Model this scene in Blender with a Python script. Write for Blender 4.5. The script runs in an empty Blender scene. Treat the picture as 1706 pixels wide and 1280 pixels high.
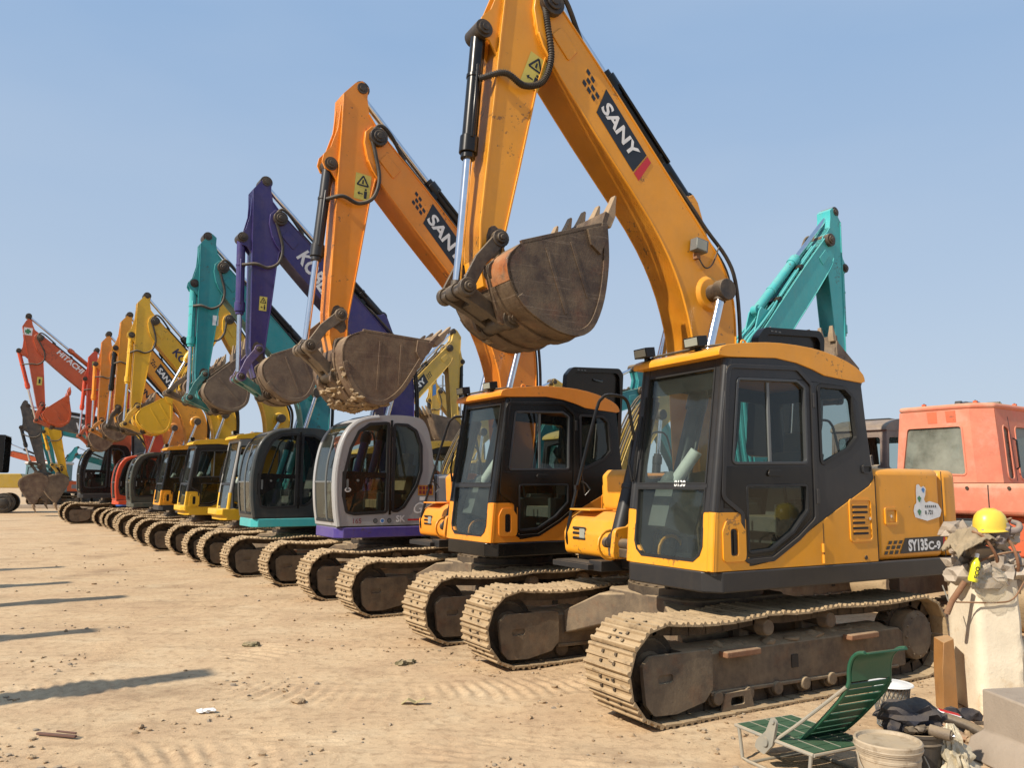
import bpy, bmesh, math, random
from mathutils import Vector, Matrix, noise
from mathutils.geometry import tessellate_polygon
R = math.radians
rnd = random.Random(7)
scene = bpy.context.scene
col = scene.collection

# ------------------------------------------------------------------ camera, sky, sun, exposure
cam_data = bpy.data.cameras.new('camera')
cam_data.sensor_width = 36.0
cam_data.lens = 36.0 * 1310 / 1706
cam_data.clip_end = 6000
cam = bpy.data.objects.new('camera', cam_data)
col.objects.link(cam)
cam.matrix_world = Matrix.Translation((0, 0, 1.68)) @ Matrix.Rotation(R(90) + math.atan(170 / 1310), 4, 'X') @ Matrix.Rotation(0.006, 4, 'Z')
scene.camera = cam

SUN_EL, SHADOW_AZ = R(40), R(37)          # shadows run towards +x, a little away from the camera
sun_vec = Vector((-math.cos(SHADOW_AZ) * math.cos(SUN_EL), -math.sin(SHADOW_AZ) * math.cos(SUN_EL), math.sin(SUN_EL)))
sd = bpy.data.lights.new('sun', 'SUN'); sd.energy = 4.4; sd.angle = R(0.5); sd.color = (1.0, 0.90, 0.76)
sun = bpy.data.objects.new('sun', sd); col.objects.link(sun)
sun.rotation_euler = sun_vec.to_track_quat('Z', 'Y').to_euler()

world = bpy.data.worlds.new('World'); scene.world = world; world.use_nodes = True
wn = world.node_tree.nodes; wl = world.node_tree.links
bg = wn['Background']; bg.inputs['Strength'].default_value = 0.115
sky = wn.new('ShaderNodeTexSky'); sky.sky_type = 'NISHITA'; sky.sun_disc = False
sky.sun_elevation = SUN_EL; sky.sun_rotation = math.atan2(sun_vec.x, sun_vec.y)
sky.air_density = 1.0; sky.dust_density = 1.6; sky.ozone_density = 1.6
# milky summer haze: the clear sky blends to pale blue grey towards the horizon
tc = wn.new('ShaderNodeTexCoord'); sx = wn.new('ShaderNodeSeparateXYZ'); wl.new(tc.outputs['Generated'], sx.inputs[0])
mr = wn.new('ShaderNodeMapRange'); mr.inputs[1].default_value = 0.0; mr.inputs[2].default_value = 0.75
mr.inputs[3].default_value = 0.93; mr.inputs[4].default_value = 0.85; wl.new(sx.outputs['Z'], mr.inputs[0])
hz = wn.new('ShaderNodeValToRGB'); hz.color_ramp.elements[0].position = 0.0; hz.color_ramp.elements[0].color = (3.55, 4.1, 4.75, 1)
hz.color_ramp.elements[1].position = 0.56; hz.color_ramp.elements[1].color = (1.9, 2.95, 4.55, 1)
wl.new(sx.outputs['Z'], hz.inputs[0])
mx = wn.new('ShaderNodeMix'); mx.data_type = 'RGBA'
wl.new(mr.outputs[0], mx.inputs['Factor']); wl.new(sky.outputs[0], mx.inputs[6]); wl.new(hz.outputs[0], mx.inputs[7])
hn = wn.new('ShaderNodeTexNoise'); hn.inputs['Scale'].default_value = 2.2; hn.inputs['Detail'].default_value = 4; hn.inputs['Roughness'].default_value = 0.45
hm = wn.new('ShaderNodeMapping'); hm.inputs['Scale'].default_value = (1, 1, 3.2); wl.new(tc.outputs['Generated'], hm.inputs[0]); wl.new(hm.outputs[0], hn.inputs['Vector'])
hr = wn.new('ShaderNodeMapRange'); hr.inputs[1].default_value = 0.40; hr.inputs[2].default_value = 0.75; hr.inputs[3].default_value = 0.0; hr.inputs[4].default_value = 0.30; wl.new(hn.outputs['Fac'], hr.inputs[0])
m3 = wn.new('ShaderNodeMix'); m3.data_type = 'RGBA'; m3.inputs[7].default_value = (3.3, 3.9, 4.75, 1); wl.new(hr.outputs[0], m3.inputs['Factor']); wl.new(mx.outputs[2], m3.inputs[6])
wl.new(m3.outputs[2], bg.inputs['Color'])
scene.view_settings.view_transform = 'Standard'; scene.view_settings.look = 'None'
scene.view_settings.exposure = 0.46; scene.view_settings.gamma = 1.0
scene.cycles.max_bounces = 8; scene.cycles.transparent_max_bounces = 12

# ------------------------------------------------------------------ materials
def nodes(name):
    m = bpy.data.materials.new(name); m.use_nodes = True
    nt = m.node_tree; b = nt.nodes['Principled BSDF']
    return m, nt.nodes, nt.links, b
def noise_node(n, l, vec, scale, detail=6, rough=0.6, w=None):
    t = n.new('ShaderNodeTexNoise'); t.inputs['Scale'].default_value = scale
    t.inputs['Detail'].default_value = detail; t.inputs['Roughness'].default_value = rough
    if w is not None:
        t.noise_dimensions = '4D'; l.new(w, t.inputs['W'])
    if vec is not None: l.new(vec, t.inputs['Vector'])
    return t
def ramp(n, l, src, p0, p1, c0=(0, 0, 0, 1), c1=(1, 1, 1, 1)):
    r = n.new('ShaderNodeValToRGB'); r.color_ramp.elements[0].position = p0; r.color_ramp.elements[1].position = p1
    r.color_ramp.elements[0].color = c0; r.color_ramp.elements[1].color = c1
    l.new(src, r.inputs[0]); return r
def mix(n, l, fac, a, b, mode='MIX'):
    m = n.new('ShaderNodeMix'); m.data_type = 'RGBA'; m.blend_type = mode
    for s, v in ((m.inputs['Factor'], fac), (m.inputs[6], a), (m.inputs[7], b)):
        if isinstance(v, (int, float)): s.default_value = v
        elif isinstance(v, tuple): s.default_value = v if len(v) == 4 else (*v, 1)
        else: l.new(v, s)
    return m.outputs[2]
def mathn(n, l, op, a, b=0.5):
    m = n.new('ShaderNodeMath'); m.operation = op
    for s, v in ((m.inputs[0], a), (m.inputs[1], b)):
        if isinstance(v, (int, float)): s.default_value = v
        else: l.new(v, s)
    return m.outputs[0]
def coords(n, l, scale=(1, 1, 1)):
    tc = n.new('ShaderNodeTexCoord'); mp = n.new('ShaderNodeMapping'); mp.inputs['Scale'].default_value = scale
    l.new(tc.outputs['Object'], mp.inputs[0])
    oi = n.new('ShaderNodeObjectInfo'); w = mathn(n, l, 'MULTIPLY', oi.outputs['Random'], 37.0)
    return mp.outputs[0], w
MATS = {}
DUST = (0.47, 0.35, 0.21)
def worn(name, base, rough=0.45, metal=0.0, dust=0.35, patch=0.2, patchcol=None, chips=0.0, streak=0.2, bump=0.15, scale=2.0, spec=0.5, fine=60, topdust=0.5, scratch=0.0):
    """paint / steel / plastic with settled dust, rain streaks, stained patches and chipped specks"""
    if name in MATS: return MATS[name]
    m, n, l, b = nodes(name)
    v, w = coords(n, l)
    big = noise_node(n, l, v, scale, 7, 0.62, w)
    c = mix(n, l, ramp(n, l, big.outputs['Fac'], 0.35, 0.7).outputs[0], base, tuple(x * 0.84 for x in base))
    if patch > 0:
        pn = noise_node(n, l, v, scale * 1.7, 9, 0.7, w)
        f = ramp(n, l, pn.outputs['Fac'], 0.52, 0.68)
        c = mix(n, l, mathn(n, l, 'MULTIPLY', f.outputs[0], patch), c, patchcol or tuple(x * 0.45 for x in base))
    if streak > 0:
        v2, _ = coords(n, l, (9, 9, 0.7))
        sn = noise_node(n, l, v2, 2.2, 5, 0.6, w)
        f = ramp(n, l, sn.outputs['Fac'], 0.5, 0.75)
        c = mix(n, l, mathn(n, l, 'MULTIPLY', f.outputs[0], streak), c, tuple(0.55 * x + 0.45 * d * 0.5 for x, d in zip(base, DUST)))
    if scratch > 0:
        for sc, th in (((1.2, 1.2, 34), .60), ((26, 26, 2.0), .66)):
            v3, _ = coords(n, l, sc); sn = noise_node(n, l, v3, 2.0, 5, 0.6, w)
            c = mix(n, l, mathn(n, l, 'MULTIPLY', ramp(n, l, sn.outputs['Fac'], th, th + .05).outputs[0], scratch), c, (0.26, 0.20, 0.15))
    if chips > 0:
        cn = noise_node(n, l, v, 26, 4, 0.55, w)
        lo = noise_node(n, l, v, 2.6, 3, 0.5, w)
        f = ramp(n, l, mathn(n, l, 'MULTIPLY', cn.outputs['Fac'], lo.outputs['Fac']), 0.36, 0.39)
        c = mix(n, l, mathn(n, l, 'MULTIPLY', f.outputs[0], chips), c, (0.07, 0.045, 0.03))
    dn = noise_node(n, l, v, 5.5, 8, 0.7, w)
    geo = n.new('ShaderNodeNewGeometry'); sz = n.new('ShaderNodeSeparateXYZ'); l.new(geo.outputs['Normal'], sz.inputs[0])
    up = n.new('ShaderNodeMapRange'); up.inputs[1].default_value = 0.25; up.inputs[2].default_value = 0.95
    up.inputs[3].default_value = 0.0; up.inputs[4].default_value = topdust; l.new(sz.outputs['Z'], up.inputs[0])
    df = ramp(n, l, dn.outputs['Fac'], 0.38, 0.72)
    d1 = mathn(n, l, 'MULTIPLY', df.outputs[0], dust)
    d2 = mathn(n, l, 'MULTIPLY', mathn(n, l, 'ADD', dn.outputs['Fac'], 0.35), up.outputs[0])
    dd = n.new('ShaderNodeClamp'); l.new(mathn(n, l, 'ADD', d1, d2), dd.inputs[0])
    c = mix(n, l, dd.outputs[0], c, DUST)
    l.new(c, b.inputs['Base Color'])
    rr = n.new('ShaderNodeMapRange'); rr.inputs[3].default_value = rough; rr.inputs[4].default_value = min(1, rough + 0.45)
    l.new(dd.outputs[0], rr.inputs[0]); l.new(rr.outputs[0], b.inputs['Roughness'])
    b.inputs['Metallic'].default_value = metal; b.inputs['Specular IOR Level'].default_value = spec
    if bump:
        fn = noise_node(n, l, v, fine, 4, 0.6)
        bp = n.new('ShaderNodeBump'); bp.inputs['Strength'].default_value = bump; bp.inputs['Distance'].default_value = 0.01
        l.new(mathn(n, l, 'ADD', fn.outputs['Fac'], big.outputs['Fac']), bp.inputs['Height']); l.new(bp.outputs[0], b.inputs['Normal'])
    MATS[name] = m; return m
def paint(name, base, **k):
    k = {**dict(rough=0.34, dust=0.09, patch=0.12, chips=0.6, streak=0.16, bump=0.03, topdust=0.25), **k}
    return worn(name, base, **k)
def plain(name, base, rough=0.5, metal=0.0):
    if name in MATS: return MATS[name]
    m, n, l, b = nodes(name); v, w = coords(n, l)
    t = noise_node(n, l, v, 9, 6, 0.65)
    l.new(mix(n, l, ramp(n, l, t.outputs['Fac'], 0.35, 0.75).outputs[0], base, tuple(x * 0.8 + 0.01 for x in base)), b.inputs['Base Color'])
    b.inputs['Roughness'].default_value = rough; b.inputs['Metallic'].default_value = metal
    MATS[name] = m; return m
def glass(name, tint, dust=0.10, dustcol=(0.33, 0.33, 0.30)):
    if name in MATS: return MATS[name]
    m, n, l, b = nodes(name); n.remove(b); out = n['Material Output']
    tr = n.new('ShaderNodeBsdfTransparent'); tr.inputs[0].default_value = (*tint, 1)
    gl = n.new('ShaderNodeBsdfGlossy'); gl.inputs['Roughness'].default_value = 0.03; gl.inputs[0].default_value = (0.9, 0.95, 0.95, 1)
    df = n.new('ShaderNodeBsdfDiffuse'); df.inputs[0].default_value = (*dustcol, 1)
    fr = n.new('ShaderNodeFresnel'); fr.inputs[0].default_value = 1.45
    gb = n.new('ShaderNodeNewGeometry'); m1 = n.new('ShaderNodeMixShader'); l.new(mathn(n, l, 'MULTIPLY', fr.outputs[0], mathn(n, l, 'SUBTRACT', 1.0, gb.outputs['Backfacing'])), m1.inputs[0]); l.new(tr.outputs[0], m1.inputs[1]); l.new(gl.outputs[0], m1.inputs[2])
    v, w = coords(n, l)
    t = noise_node(n, l, v, 1.6, 8, 0.62, w)
    f = mathn(n, l, 'MULTIPLY', ramp(n, l, t.outputs['Fac'], 0.25, 0.8).outputs[0], dust * 2)
    m2 = n.new('ShaderNodeMixShader'); l.new(f, m2.inputs[0]); l.new(m1.outputs[0], m2.inputs[1]); l.new(df.outputs[0], m2.inputs[2])
    l.new(m2.outputs[0], out.inputs[0]); MATS[name] = m; return m

ORANGE = (0.80, 0.335, 0.016); ORANGE2 = (0.85, 0.29, 0.018); YELLOW = (0.78, 0.45, 0.022)
M_track = worn('track_shoe_steel', (0.34, 0.24, 0.135), rough=0.75, metal=0.0, dust=0.65, patch=0.95, patchcol=(0.095, 0.062, 0.035), streak=0, bump=0.55, scale=6, topdust=0.35, spec=0.3)
M_chain = worn('track_chain_steel', (0.055, 0.039, 0.027), rough=0.85, dust=0.22, patch=0.4, streak=0, bump=0.4, scale=6, topdust=0.5, spec=0.3)
M_frame = worn('muddy_undercarriage_paint', (0.105, 0.080, 0.058), rough=0.75, dust=0.32, patch=0.5, patchcol=(0.16, 0.07, 0.035), streak=0.45, bump=0.3, scale=3, topdust=0.8, spec=0.3)
M_mud = worn('dry_mud', (0.26, 0.19, 0.12), rough=0.95, dust=0.5, patch=0.5, streak=0, bump=0.9, scale=9, spec=0.15, fine=45)
M_bucket = worn('worn_bucket_steel', (0.068, 0.044, 0.030), rough=0.55, metal=0.25, dust=0.30, patch=0.75, patchcol=(0.12, 0.042, 0.022), streak=0.4, bump=0.35, scale=2.4, chips=0.0, topdust=0.5, scratch=0.45)
M_tooth = worn('polished_tooth_steel', (0.30, 0.21, 0.13), rough=0.6, metal=0.1, dust=0.5, patch=0.4, streak=0, bump=0.3, scale=7)
M_link = worn('greasy_linkage_steel', (0.042, 0.033, 0.027), rough=0.5, metal=0.2, dust=0.22, patch=0.4, patchcol=(0.08, 0.05, 0.03), streak=0.2, bump=0.3, scale=5, topdust=0.45)
M_pin = worn('greasy_pin', (0.030, 0.023, 0.019), rough=0.45, metal=0.3, dust=0.22, patch=0.4, patchcol=(0.09, 0.05, 0.03), streak=0, bump=0.3, scale=12)
M_grease = worn('old_grease', (0.05, 0.03, 0.018), rough=0.5, dust=0.35, patch=0.4, streak=0, bump=0.5, scale=14)
M_chrome = plain('chrome_rod', (0.78, 0.78, 0.80), 0.16, 1.0)
M_black = worn('black_paint', (0.006, 0.006, 0.006), rough=0.25, dust=0.02, patch=0.1, streak=0.05, bump=0.01, topdust=0.12, spec=0.35)
M_char = worn('charcoal_paint', (0.022, 0.0225, 0.0245), rough=0.36, dust=0.025, patch=0.15, streak=0.07, bump=0.02, topdust=0.16, spec=0.4)
M_rubber = worn('rubber_hose', (0.020, 0.018, 0.016), rough=0.6, dust=0.14, patch=0, streak=0, bump=0.2, fine=120)
M_seal = plain('window_rubber_seal', (0.010, 0.010, 0.010), 0.55)
M_trim = plain('grey_window_trim', (0.13, 0.14, 0.14), 0.4); M_rim = plain('dark_window_rim', (0.045, 0.048, 0.05), 0.35)
M_seat = worn('grey_seat_cloth', (0.17, 0.165, 0.155), rough=0.9, dust=0.2, patch=0.2, streak=0, bump=0.4, fine=200)
M_tan = worn('tan_seat_cloth', (0.34, 0.22, 0.12), rough=0.9, dust=0.2, patch=0.2, streak=0, bump=0.4, fine=200)
M_inner = plain('cab_interior_plastic', (0.085, 0.088, 0.085), 0.6)
M_innerlight = plain('pale_console_plastic', (0.17, 0.175, 0.17), 0.55)
M_white = plain('white_vinyl', (0.80, 0.80, 0.78), 0.4)
M_ink = plain('black_vinyl', (0.013, 0.013, 0.015), 0.35)
M_red = plain('red_vinyl', (0.55, 0.02, 0.025), 0.4)
M_warn = plain('yellow_warning_vinyl', (0.62, 0.52, 0.10), 0.45)
M_lamp = plain('lamp_lens', (0.30, 0.31, 0.26), 0.12)
M_green = plain('green_vinyl', (0.05, 0.22, 0.09), 0.4)
M_blue = plain('blue_vinyl', (0.06, 0.22, 0.55), 0.4)
G_clear = glass('clear_dusty_glass', (0.76, 0.81, 0.78), 0.035, (0.33, 0.35, 0.33))
G_side = glass('tinted_side_glass', (0.60, 0.65, 0.62), 0.018)
G_visor = glass('dark_visor_film', (0.22, 0.23, 0.22), 0.04)
G_dirty = glass('filthy_glass', (0.35, 0.40, 0.36), 0.42, (0.42, 0.43, 0.36))
G_poly = glass('clear_polythene', (0.90, 0.89, 0.86), 0.10, (0.6, 0.56, 0.48))

# ------------------------------------------------------------------ mesh helpers
def rotm(ax, deg): return Matrix.Rotation(R(deg), 3, ax)
class MB:
    def __init__(s): s.v = []; s.f = []; s.m = []; s.mats = []
    def mi(s, mat):
        if mat not in s.mats: s.mats.append(mat)
        return s.mats.index(mat)
    def add(s, verts, faces, mat):
        o = len(s.v); s.v += [tuple(q) for q in verts]; k = s.mi(mat)
        for f in faces: s.f.append([i + o for i in f]); s.m.append(k)
    def box(s, c, size, mat, rot=None):
        c = Vector(c); h = Vector(size) / 2
        vs = []
        for i in range(8):
            p = Vector(((1 if i & 1 else -1) * h.x, (1 if i & 2 else -1) * h.y, (1 if i & 4 else -1) * h.z))
            vs.append(c + (rot @ p if rot else p))
        s.add(vs, [(0, 2, 3, 1), (4, 5, 7, 6), (0, 1, 5, 4), (2, 6, 7, 3), (0, 4, 6, 2), (1, 3, 7, 5)], mat)
    def loft(s, rings, mat, caps=True, closed=True):
        n = len(rings[0]); vs = [p for r in rings for p in r]; fs = []
        for k in range(len(rings) - 1):
            for i in range(n if closed else n - 1):
                j = (i + 1) % n
                fs.append((k * n + i, k * n + j, (k + 1) * n + j, (k + 1) * n + i))
        if caps: fs.append(tuple(range(n))[::-1]); fs.append(tuple((len(rings) - 1) * n + i for i in range(n)))
        s.add(vs, fs, mat)
    def prism(s, poly, fn, t0, t1, mat):       # poly in 2D; fn(a, b, t) gives the 3D point
        s.loft([[fn(a, b, t0) for a, b in poly], [fn(a, b, t1) for a, b in poly]], mat)
    def side(s, poly, y0, y1, mat): s.prism(poly, lambda a, b, t: (a, t, b), y0, y1, mat)
    def plan(s, poly, z0, z1, mat): s.prism(poly, lambda a, b, t: (a, b, t), z0, z1, mat)
    def plate(s, outer, holes, fn, t0, t1, mat):   # a flat plate with holes
        loops = [outer] + holes
        tri = tessellate_polygon([[Vector((a, b, 0)) for a, b in lp] for lp in loops])
        flat = [p for lp in loops for p in lp]; n = len(flat)
        vs = [fn(a, b, t0) for a, b in flat] + [fn(a, b, t1) for a, b in flat]
        fs = [tuple(t) for t in tri] + [tuple(i + n for i in t[::-1]) for t in tri]
        o = 0
        for lp in loops:
            for i in range(len(lp)):
                j = (i + 1) % len(lp); fs.append((o + i, o + j, n + o + j, n + o + i))
            o += len(lp)
        s.add(vs, fs, mat)
    def cyl(s, p0, p1, r0, mat, r1=None, n=14, caps=True):
        p0, p1 = Vector(p0), Vector(p1); r1 = r0 if r1 is None else r1
        d = (p1 - p0).normalized(); u = d.orthogonal().normalized(); w = d.cross(u)
        ring = lambda p, r: [p + (u * math.cos(2 * math.pi * i / n) + w * math.sin(2 * math.pi * i / n)) * r for i in range(n)]
        s.loft([ring(p0, r0), ring(p1, r1)], mat, caps)
    def tube(s, pts, r, mat, n=8, sm=0):
        pts = [Vector(p) for p in pts]
        if sm: pts = smooth_path(pts, sm)
        rings = []; u = None
        for i, p in enumerate(pts):
            d = (pts[min(i + 1, len(pts) - 1)] - pts[max(i - 1, 0)]).normalized()
            u = d.orthogonal().normalized() if u is None else (u - d * u.dot(d)).normalized()
            w = d.cross(u); rr = r(i / (len(pts) - 1)) if callable(r) else r
            rings.append([p + (u * math.cos(2 * math.pi * k / n) + w * math.sin(2 * math.pi * k / n)) * rr for k in range(n)])
        s.loft(rings, mat)
    def strip(s, pts, th, fn, t0, t1, mat, closed=False):   # a bent sheet: 2D polyline thickened towards its right side, swept t0..t1
        n = len(pts); off = []
        for i in range(n):
            a = pts[(i - 1) % n] if closed or i else pts[i]; b = pts[(i + 1) % n] if closed or i < n - 1 else pts[i]
            dx, dy = b[0] - a[0], b[1] - a[1]; L = math.hypot(dx, dy) or 1
            off.append((pts[i][0] + dy / L * th, pts[i][1] - dx / L * th))
        rings = [[fn(*pts[i], t0), fn(*pts[i], t1), fn(*off[i], t1), fn(*off[i], t0)] for i in range(n)]
        if closed: rings.append(rings[0])
        s.loft(rings, mat, caps=not closed)
    def lathe(s, prof, mat, n=24, c=(0, 0, 0), caps=False):
        s.loft([[(c[0] + r * math.cos(2 * math.pi * i / n), c[1] + r * math.sin(2 * math.pi * i / n), c[2] + z) for i in range(n)] for r, z in prof], mat, caps)
    def lump(s, c, rad, mat, seed=0, amp=0.35, sub=2):
        bm = bmesh.new(); bmesh.ops.create_icosphere(bm, subdivisions=sub, radius=1)
        vs = []
        for v in bm.verts:
            k = 1 + amp * noise.fractal(v.co * 1.6 + Vector((seed * 3.1, seed * 1.7, seed)), 1.0, 2.0, 3)
            vs.append((c[0] + v.co.x * rad[0] * k, c[1] + v.co.y * rad[1] * k, c[2] + v.co.z * rad[2] * k))
        s.add(vs, [[v.index for v in f.verts] for f in bm.faces], mat); bm.free()
    def mesh(s, name, angle=38, smooth=True):
        me = bpy.data.meshes.new(name); me.from_pydata(s.v, [], s.f)
        for m in s.mats: me.materials.append(m)
        me.polygons.foreach_set('material_index', s.m)
        bm = bmesh.new(); bm.from_mesh(me); bmesh.ops.recalc_face_normals(bm, faces=bm.faces); bm.to_mesh(me); bm.free()
        if smooth:
            me.shade_smooth(); me.set_sharp_from_angle(angle=R(angle))
        me.update(); return me
    def build(s, name, parent=None, bevel=0, angle=38, seg=2):
        return link(name, s.mesh(name, angle), parent, bevel, seg)
def link(name, me, parent=None, bevel=0, seg=2):
    o = bpy.data.objects.new(name, me); col.objects.link(o)
    if parent: o.parent = parent
    if bevel:
        b = o.modifiers.new('bevel', 'BEVEL'); b.width = bevel; b.segments = seg; b.limit_method = 'ANGLE'; b.angle_limit = R(32)
        b.use_clamp_overlap = True
    return o
def smooth_path(pts, k):
    out = []
    P = [Vector(p) for p in pts]; P = [P[0] * 2 - P[1]] + P + [P[-1] * 2 - P[-2]]
    for i in range(1, len(P) - 2):
        for j in range(k):
            t = j / k
            out.append(0.5 * ((2 * P[i]) + (P[i + 1] - P[i - 1]) * t + (2 * P[i - 1] - 5 * P[i] + 4 * P[i + 1] - P[i + 2]) * t * t + (3 * P[i] - P[i - 1] - 3 * P[i + 1] + P[i + 2]) * t ** 3))
    return out + [P[-2]]
def rounded(poly, r, k=4):
    out = []; n = len(poly)
    for i in range(n):
        p = Vector(poly[i]); a = Vector(poly[i - 1]) - p; b = Vector(poly[(i + 1) % n]) - p
        ang = a.angle(b) if a.length and b.length else math.pi
        if ang > R(172): out.append(tuple(p)); continue
        d = min(r / math.tan(ang / 2), a.length * 0.45, b.length * 0.45)
        A = p + a.normalized() * d; B = p + b.normalized() * d
        for j in range(k + 1):
            t = j / k; out.append(tuple(A * (1 - t) ** 2 + p * 2 * t * (1 - t) + B * t * t))
    return out
def smooth2(pts, k=5): return [(p.x, p.y) for p in smooth_path([Vector((a, b, 0)) for a, b in pts], k)]
def tag(o, label, cat, group=None, kind=None):
    if label: o['label'] = label
    if cat: o['category'] = cat
    if group: o['group'] = group
    if kind: o['kind'] = kind
    return o
def empty(name, loc, rz=0, scale=1):
    o = bpy.data.objects.new(name, None); col.objects.link(o); o.location = loc; o.rotation_euler = (0, 0, rz); o.scale = (scale,) * 3
    o.empty_display_size = 0.3; return o
_text = {}
def text_polys(txt, bold=0.0, shear=0.0):
    key = (txt, bold, shear)
    if key not in _text:
        cu = bpy.data.curves.new('text', 'FONT'); cu.body = txt; cu.size = 1; cu.offset = bold; cu.shear = shear; cu.resolution_u = 3
        o = bpy.data.objects.new('text', cu); col.objects.link(o)
        me = bpy.data.meshes.new_from_object(o.evaluated_get(bpy.context.evaluated_depsgraph_get()))
        vs = [v.co.copy() for v in me.vertices]; fs = [list(p.vertices) for p in me.polygons]
        bpy.data.objects.remove(o); bpy.data.curves.remove(cu); bpy.data.meshes.remove(me)
        xs = [v.x for v in vs]; ys = [v.y for v in vs]
        x0, x1, y0, y1 = min(xs), max(xs), min(ys), max(ys)
        _text[key] = ([((v.x - x0) / (y1 - y0), (v.y - y0) / (y1 - y0)) for v in vs], fs, (x1 - x0) / (y1 - y0))
    return _text[key]
class Face2D:
    """a drawing surface: 2D (u right, v up as seen by the viewer) laid on a plane of the machine's side"""
    def __init__(s, mb, origin, ang, y, sgn=1):
        s.mb, s.o, s.y, s.sgn = mb, origin, y, sgn; s.c, s.n = math.cos(ang), math.sin(ang)
    def P(s, u, v, lift):
        a = u * s.c - v * s.n; b = u * s.n + v * s.c
        return (s.o[0] - a * s.sgn, s.y + lift * s.sgn, s.o[1] + b)
    def poly(s, pts, mat, lift=0.003):
        s.mb.add([s.P(u, v, lift) for u, v in pts], [tuple(range(len(pts)))], mat)
    def text(s, txt, u, v, h, mat, lift=0.006, width=None, bold=0.0, shear=0.0):
        vs, fs, asp = text_polys(txt, bold, shear); k = 1 if width is None else width / (asp * h)
        s.mb.add([s.P(u + x * h * k, v + y * h, lift) for x, y in vs], fs, mat)
def triangle_sign(F, u, v, w, h):
    """yellow warning sticker: triangle on top, figure and arrow below"""
    F.poly([(u, v), (u + w, v), (u + w, v + h), (u, v + h)], M_warn)
    t = 0.1 * w
    A, B, C = (u + .14 * w, v + .56 * h), (u + .86 * w, v + .56 * h), (u + .5 * w, v + .93 * h)
    for p, q in ((A, B), (B, C), (C, A)):
        dx, dy = q[0] - p[0], q[1] - p[1]; L = math.hypot(dx, dy); nx, ny = -dy / L * t * .5, dx / L * t * .5
        F.poly([(p[0] - nx, p[1] - ny), (q[0] - nx, q[1] - ny), (q[0] + nx, q[1] + ny), (p[0] + nx, p[1] + ny)], M_ink, 0.005)
    F.poly([(u + .44 * w, v + .62 * h), (u + .56 * w, v + .62 * h), (u + .54 * w, v + .78 * h), (u + .46 * w, v + .78 * h)], M_ink, 0.005)
    F.poly([(u + .64 * w, v + .08 * h), (u + .8 * w, v + .08 * h), (u + .82 * w, v + .36 * h), (u + .62 * w, v + .36 * h)], M_ink, 0.005)
    F.poly([(u + .66 * w, v + .38 * h), (u + .78 * w, v + .38 * h), (u + .78 * w, v + .46 * h), (u + .66 * w, v + .46 * h)], M_ink, 0.005)
    F.poly([(u + .3 * w, v + .22 * h), (u + .56 * w, v + .22 * h), (u + .56 * w, v + .26 * h), (u + .3 * w, v + .26 * h)], M_ink, 0.005)
    F.poly([(u + .2 * w, v + .24 * h), (u + .34 * w, v + .16 * h), (u + .34 * w, v + .32 * h)], M_ink, 0.005)
CACHE = {}
def part(name, key, fn, parent, bevel=0, seg=2, angle=38):
    """a part whose mesh is shared between machines whenever its key repeats"""
    if key is None: me = fn().mesh(name, angle)
    else:
        if key not in CACHE: CACHE[key] = fn().mesh(name, angle)
        me = CACHE[key]
    return link(name, me, parent, bevel, seg)

# ------------------------------------------------------------------ excavators
# machine frame: origin on the ground under the swing centre, +x forward, +y to the operator's left, +z up (metres)
GAUGE, SHOE_W, TRK_R, TRK_X, TRK_XR = 2.04, 0.52, 0.365, 1.46, 1.56
def track_loop():
    """centre line of the shoes as closely spaced points, the upper run sagging between its rollers"""
    pts = []; r = TRK_R - 0.03; zc = TRK_R + 0.01
    for i in range(60): pts.append((-TRK_XR + (TRK_X + TRK_XR) * i / 60, zc - r - 0.004))
    for i in range(40):
        a = -math.pi / 2 + math.pi * i / 40; pts.append((TRK_X + r * math.cos(a), zc + r * math.sin(a)))
    for i in range(60):
        x = TRK_X - (TRK_X + TRK_XR) * i / 60
        pts.append((x, zc + r - 0.035 * max(0, math.sin((x - 0.37) / 1.09 * math.pi)) * (x > 0.37) - 0.02 * abs(math.sin((x + 0.37) / 0.74 * math.pi)) * (abs(x) < 0.37) - 0.02 * max(0, math.sin((-x - 0.37) / 1.19 * math.pi)) * (x < -0.37)))
    for i in range(40):
        a = math.pi / 2 + math.pi * i / 40; pts.append((-TRK_XR + r * math.cos(a), zc + r * math.sin(a)))
    return pts
LOOP = track_loop()
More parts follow.
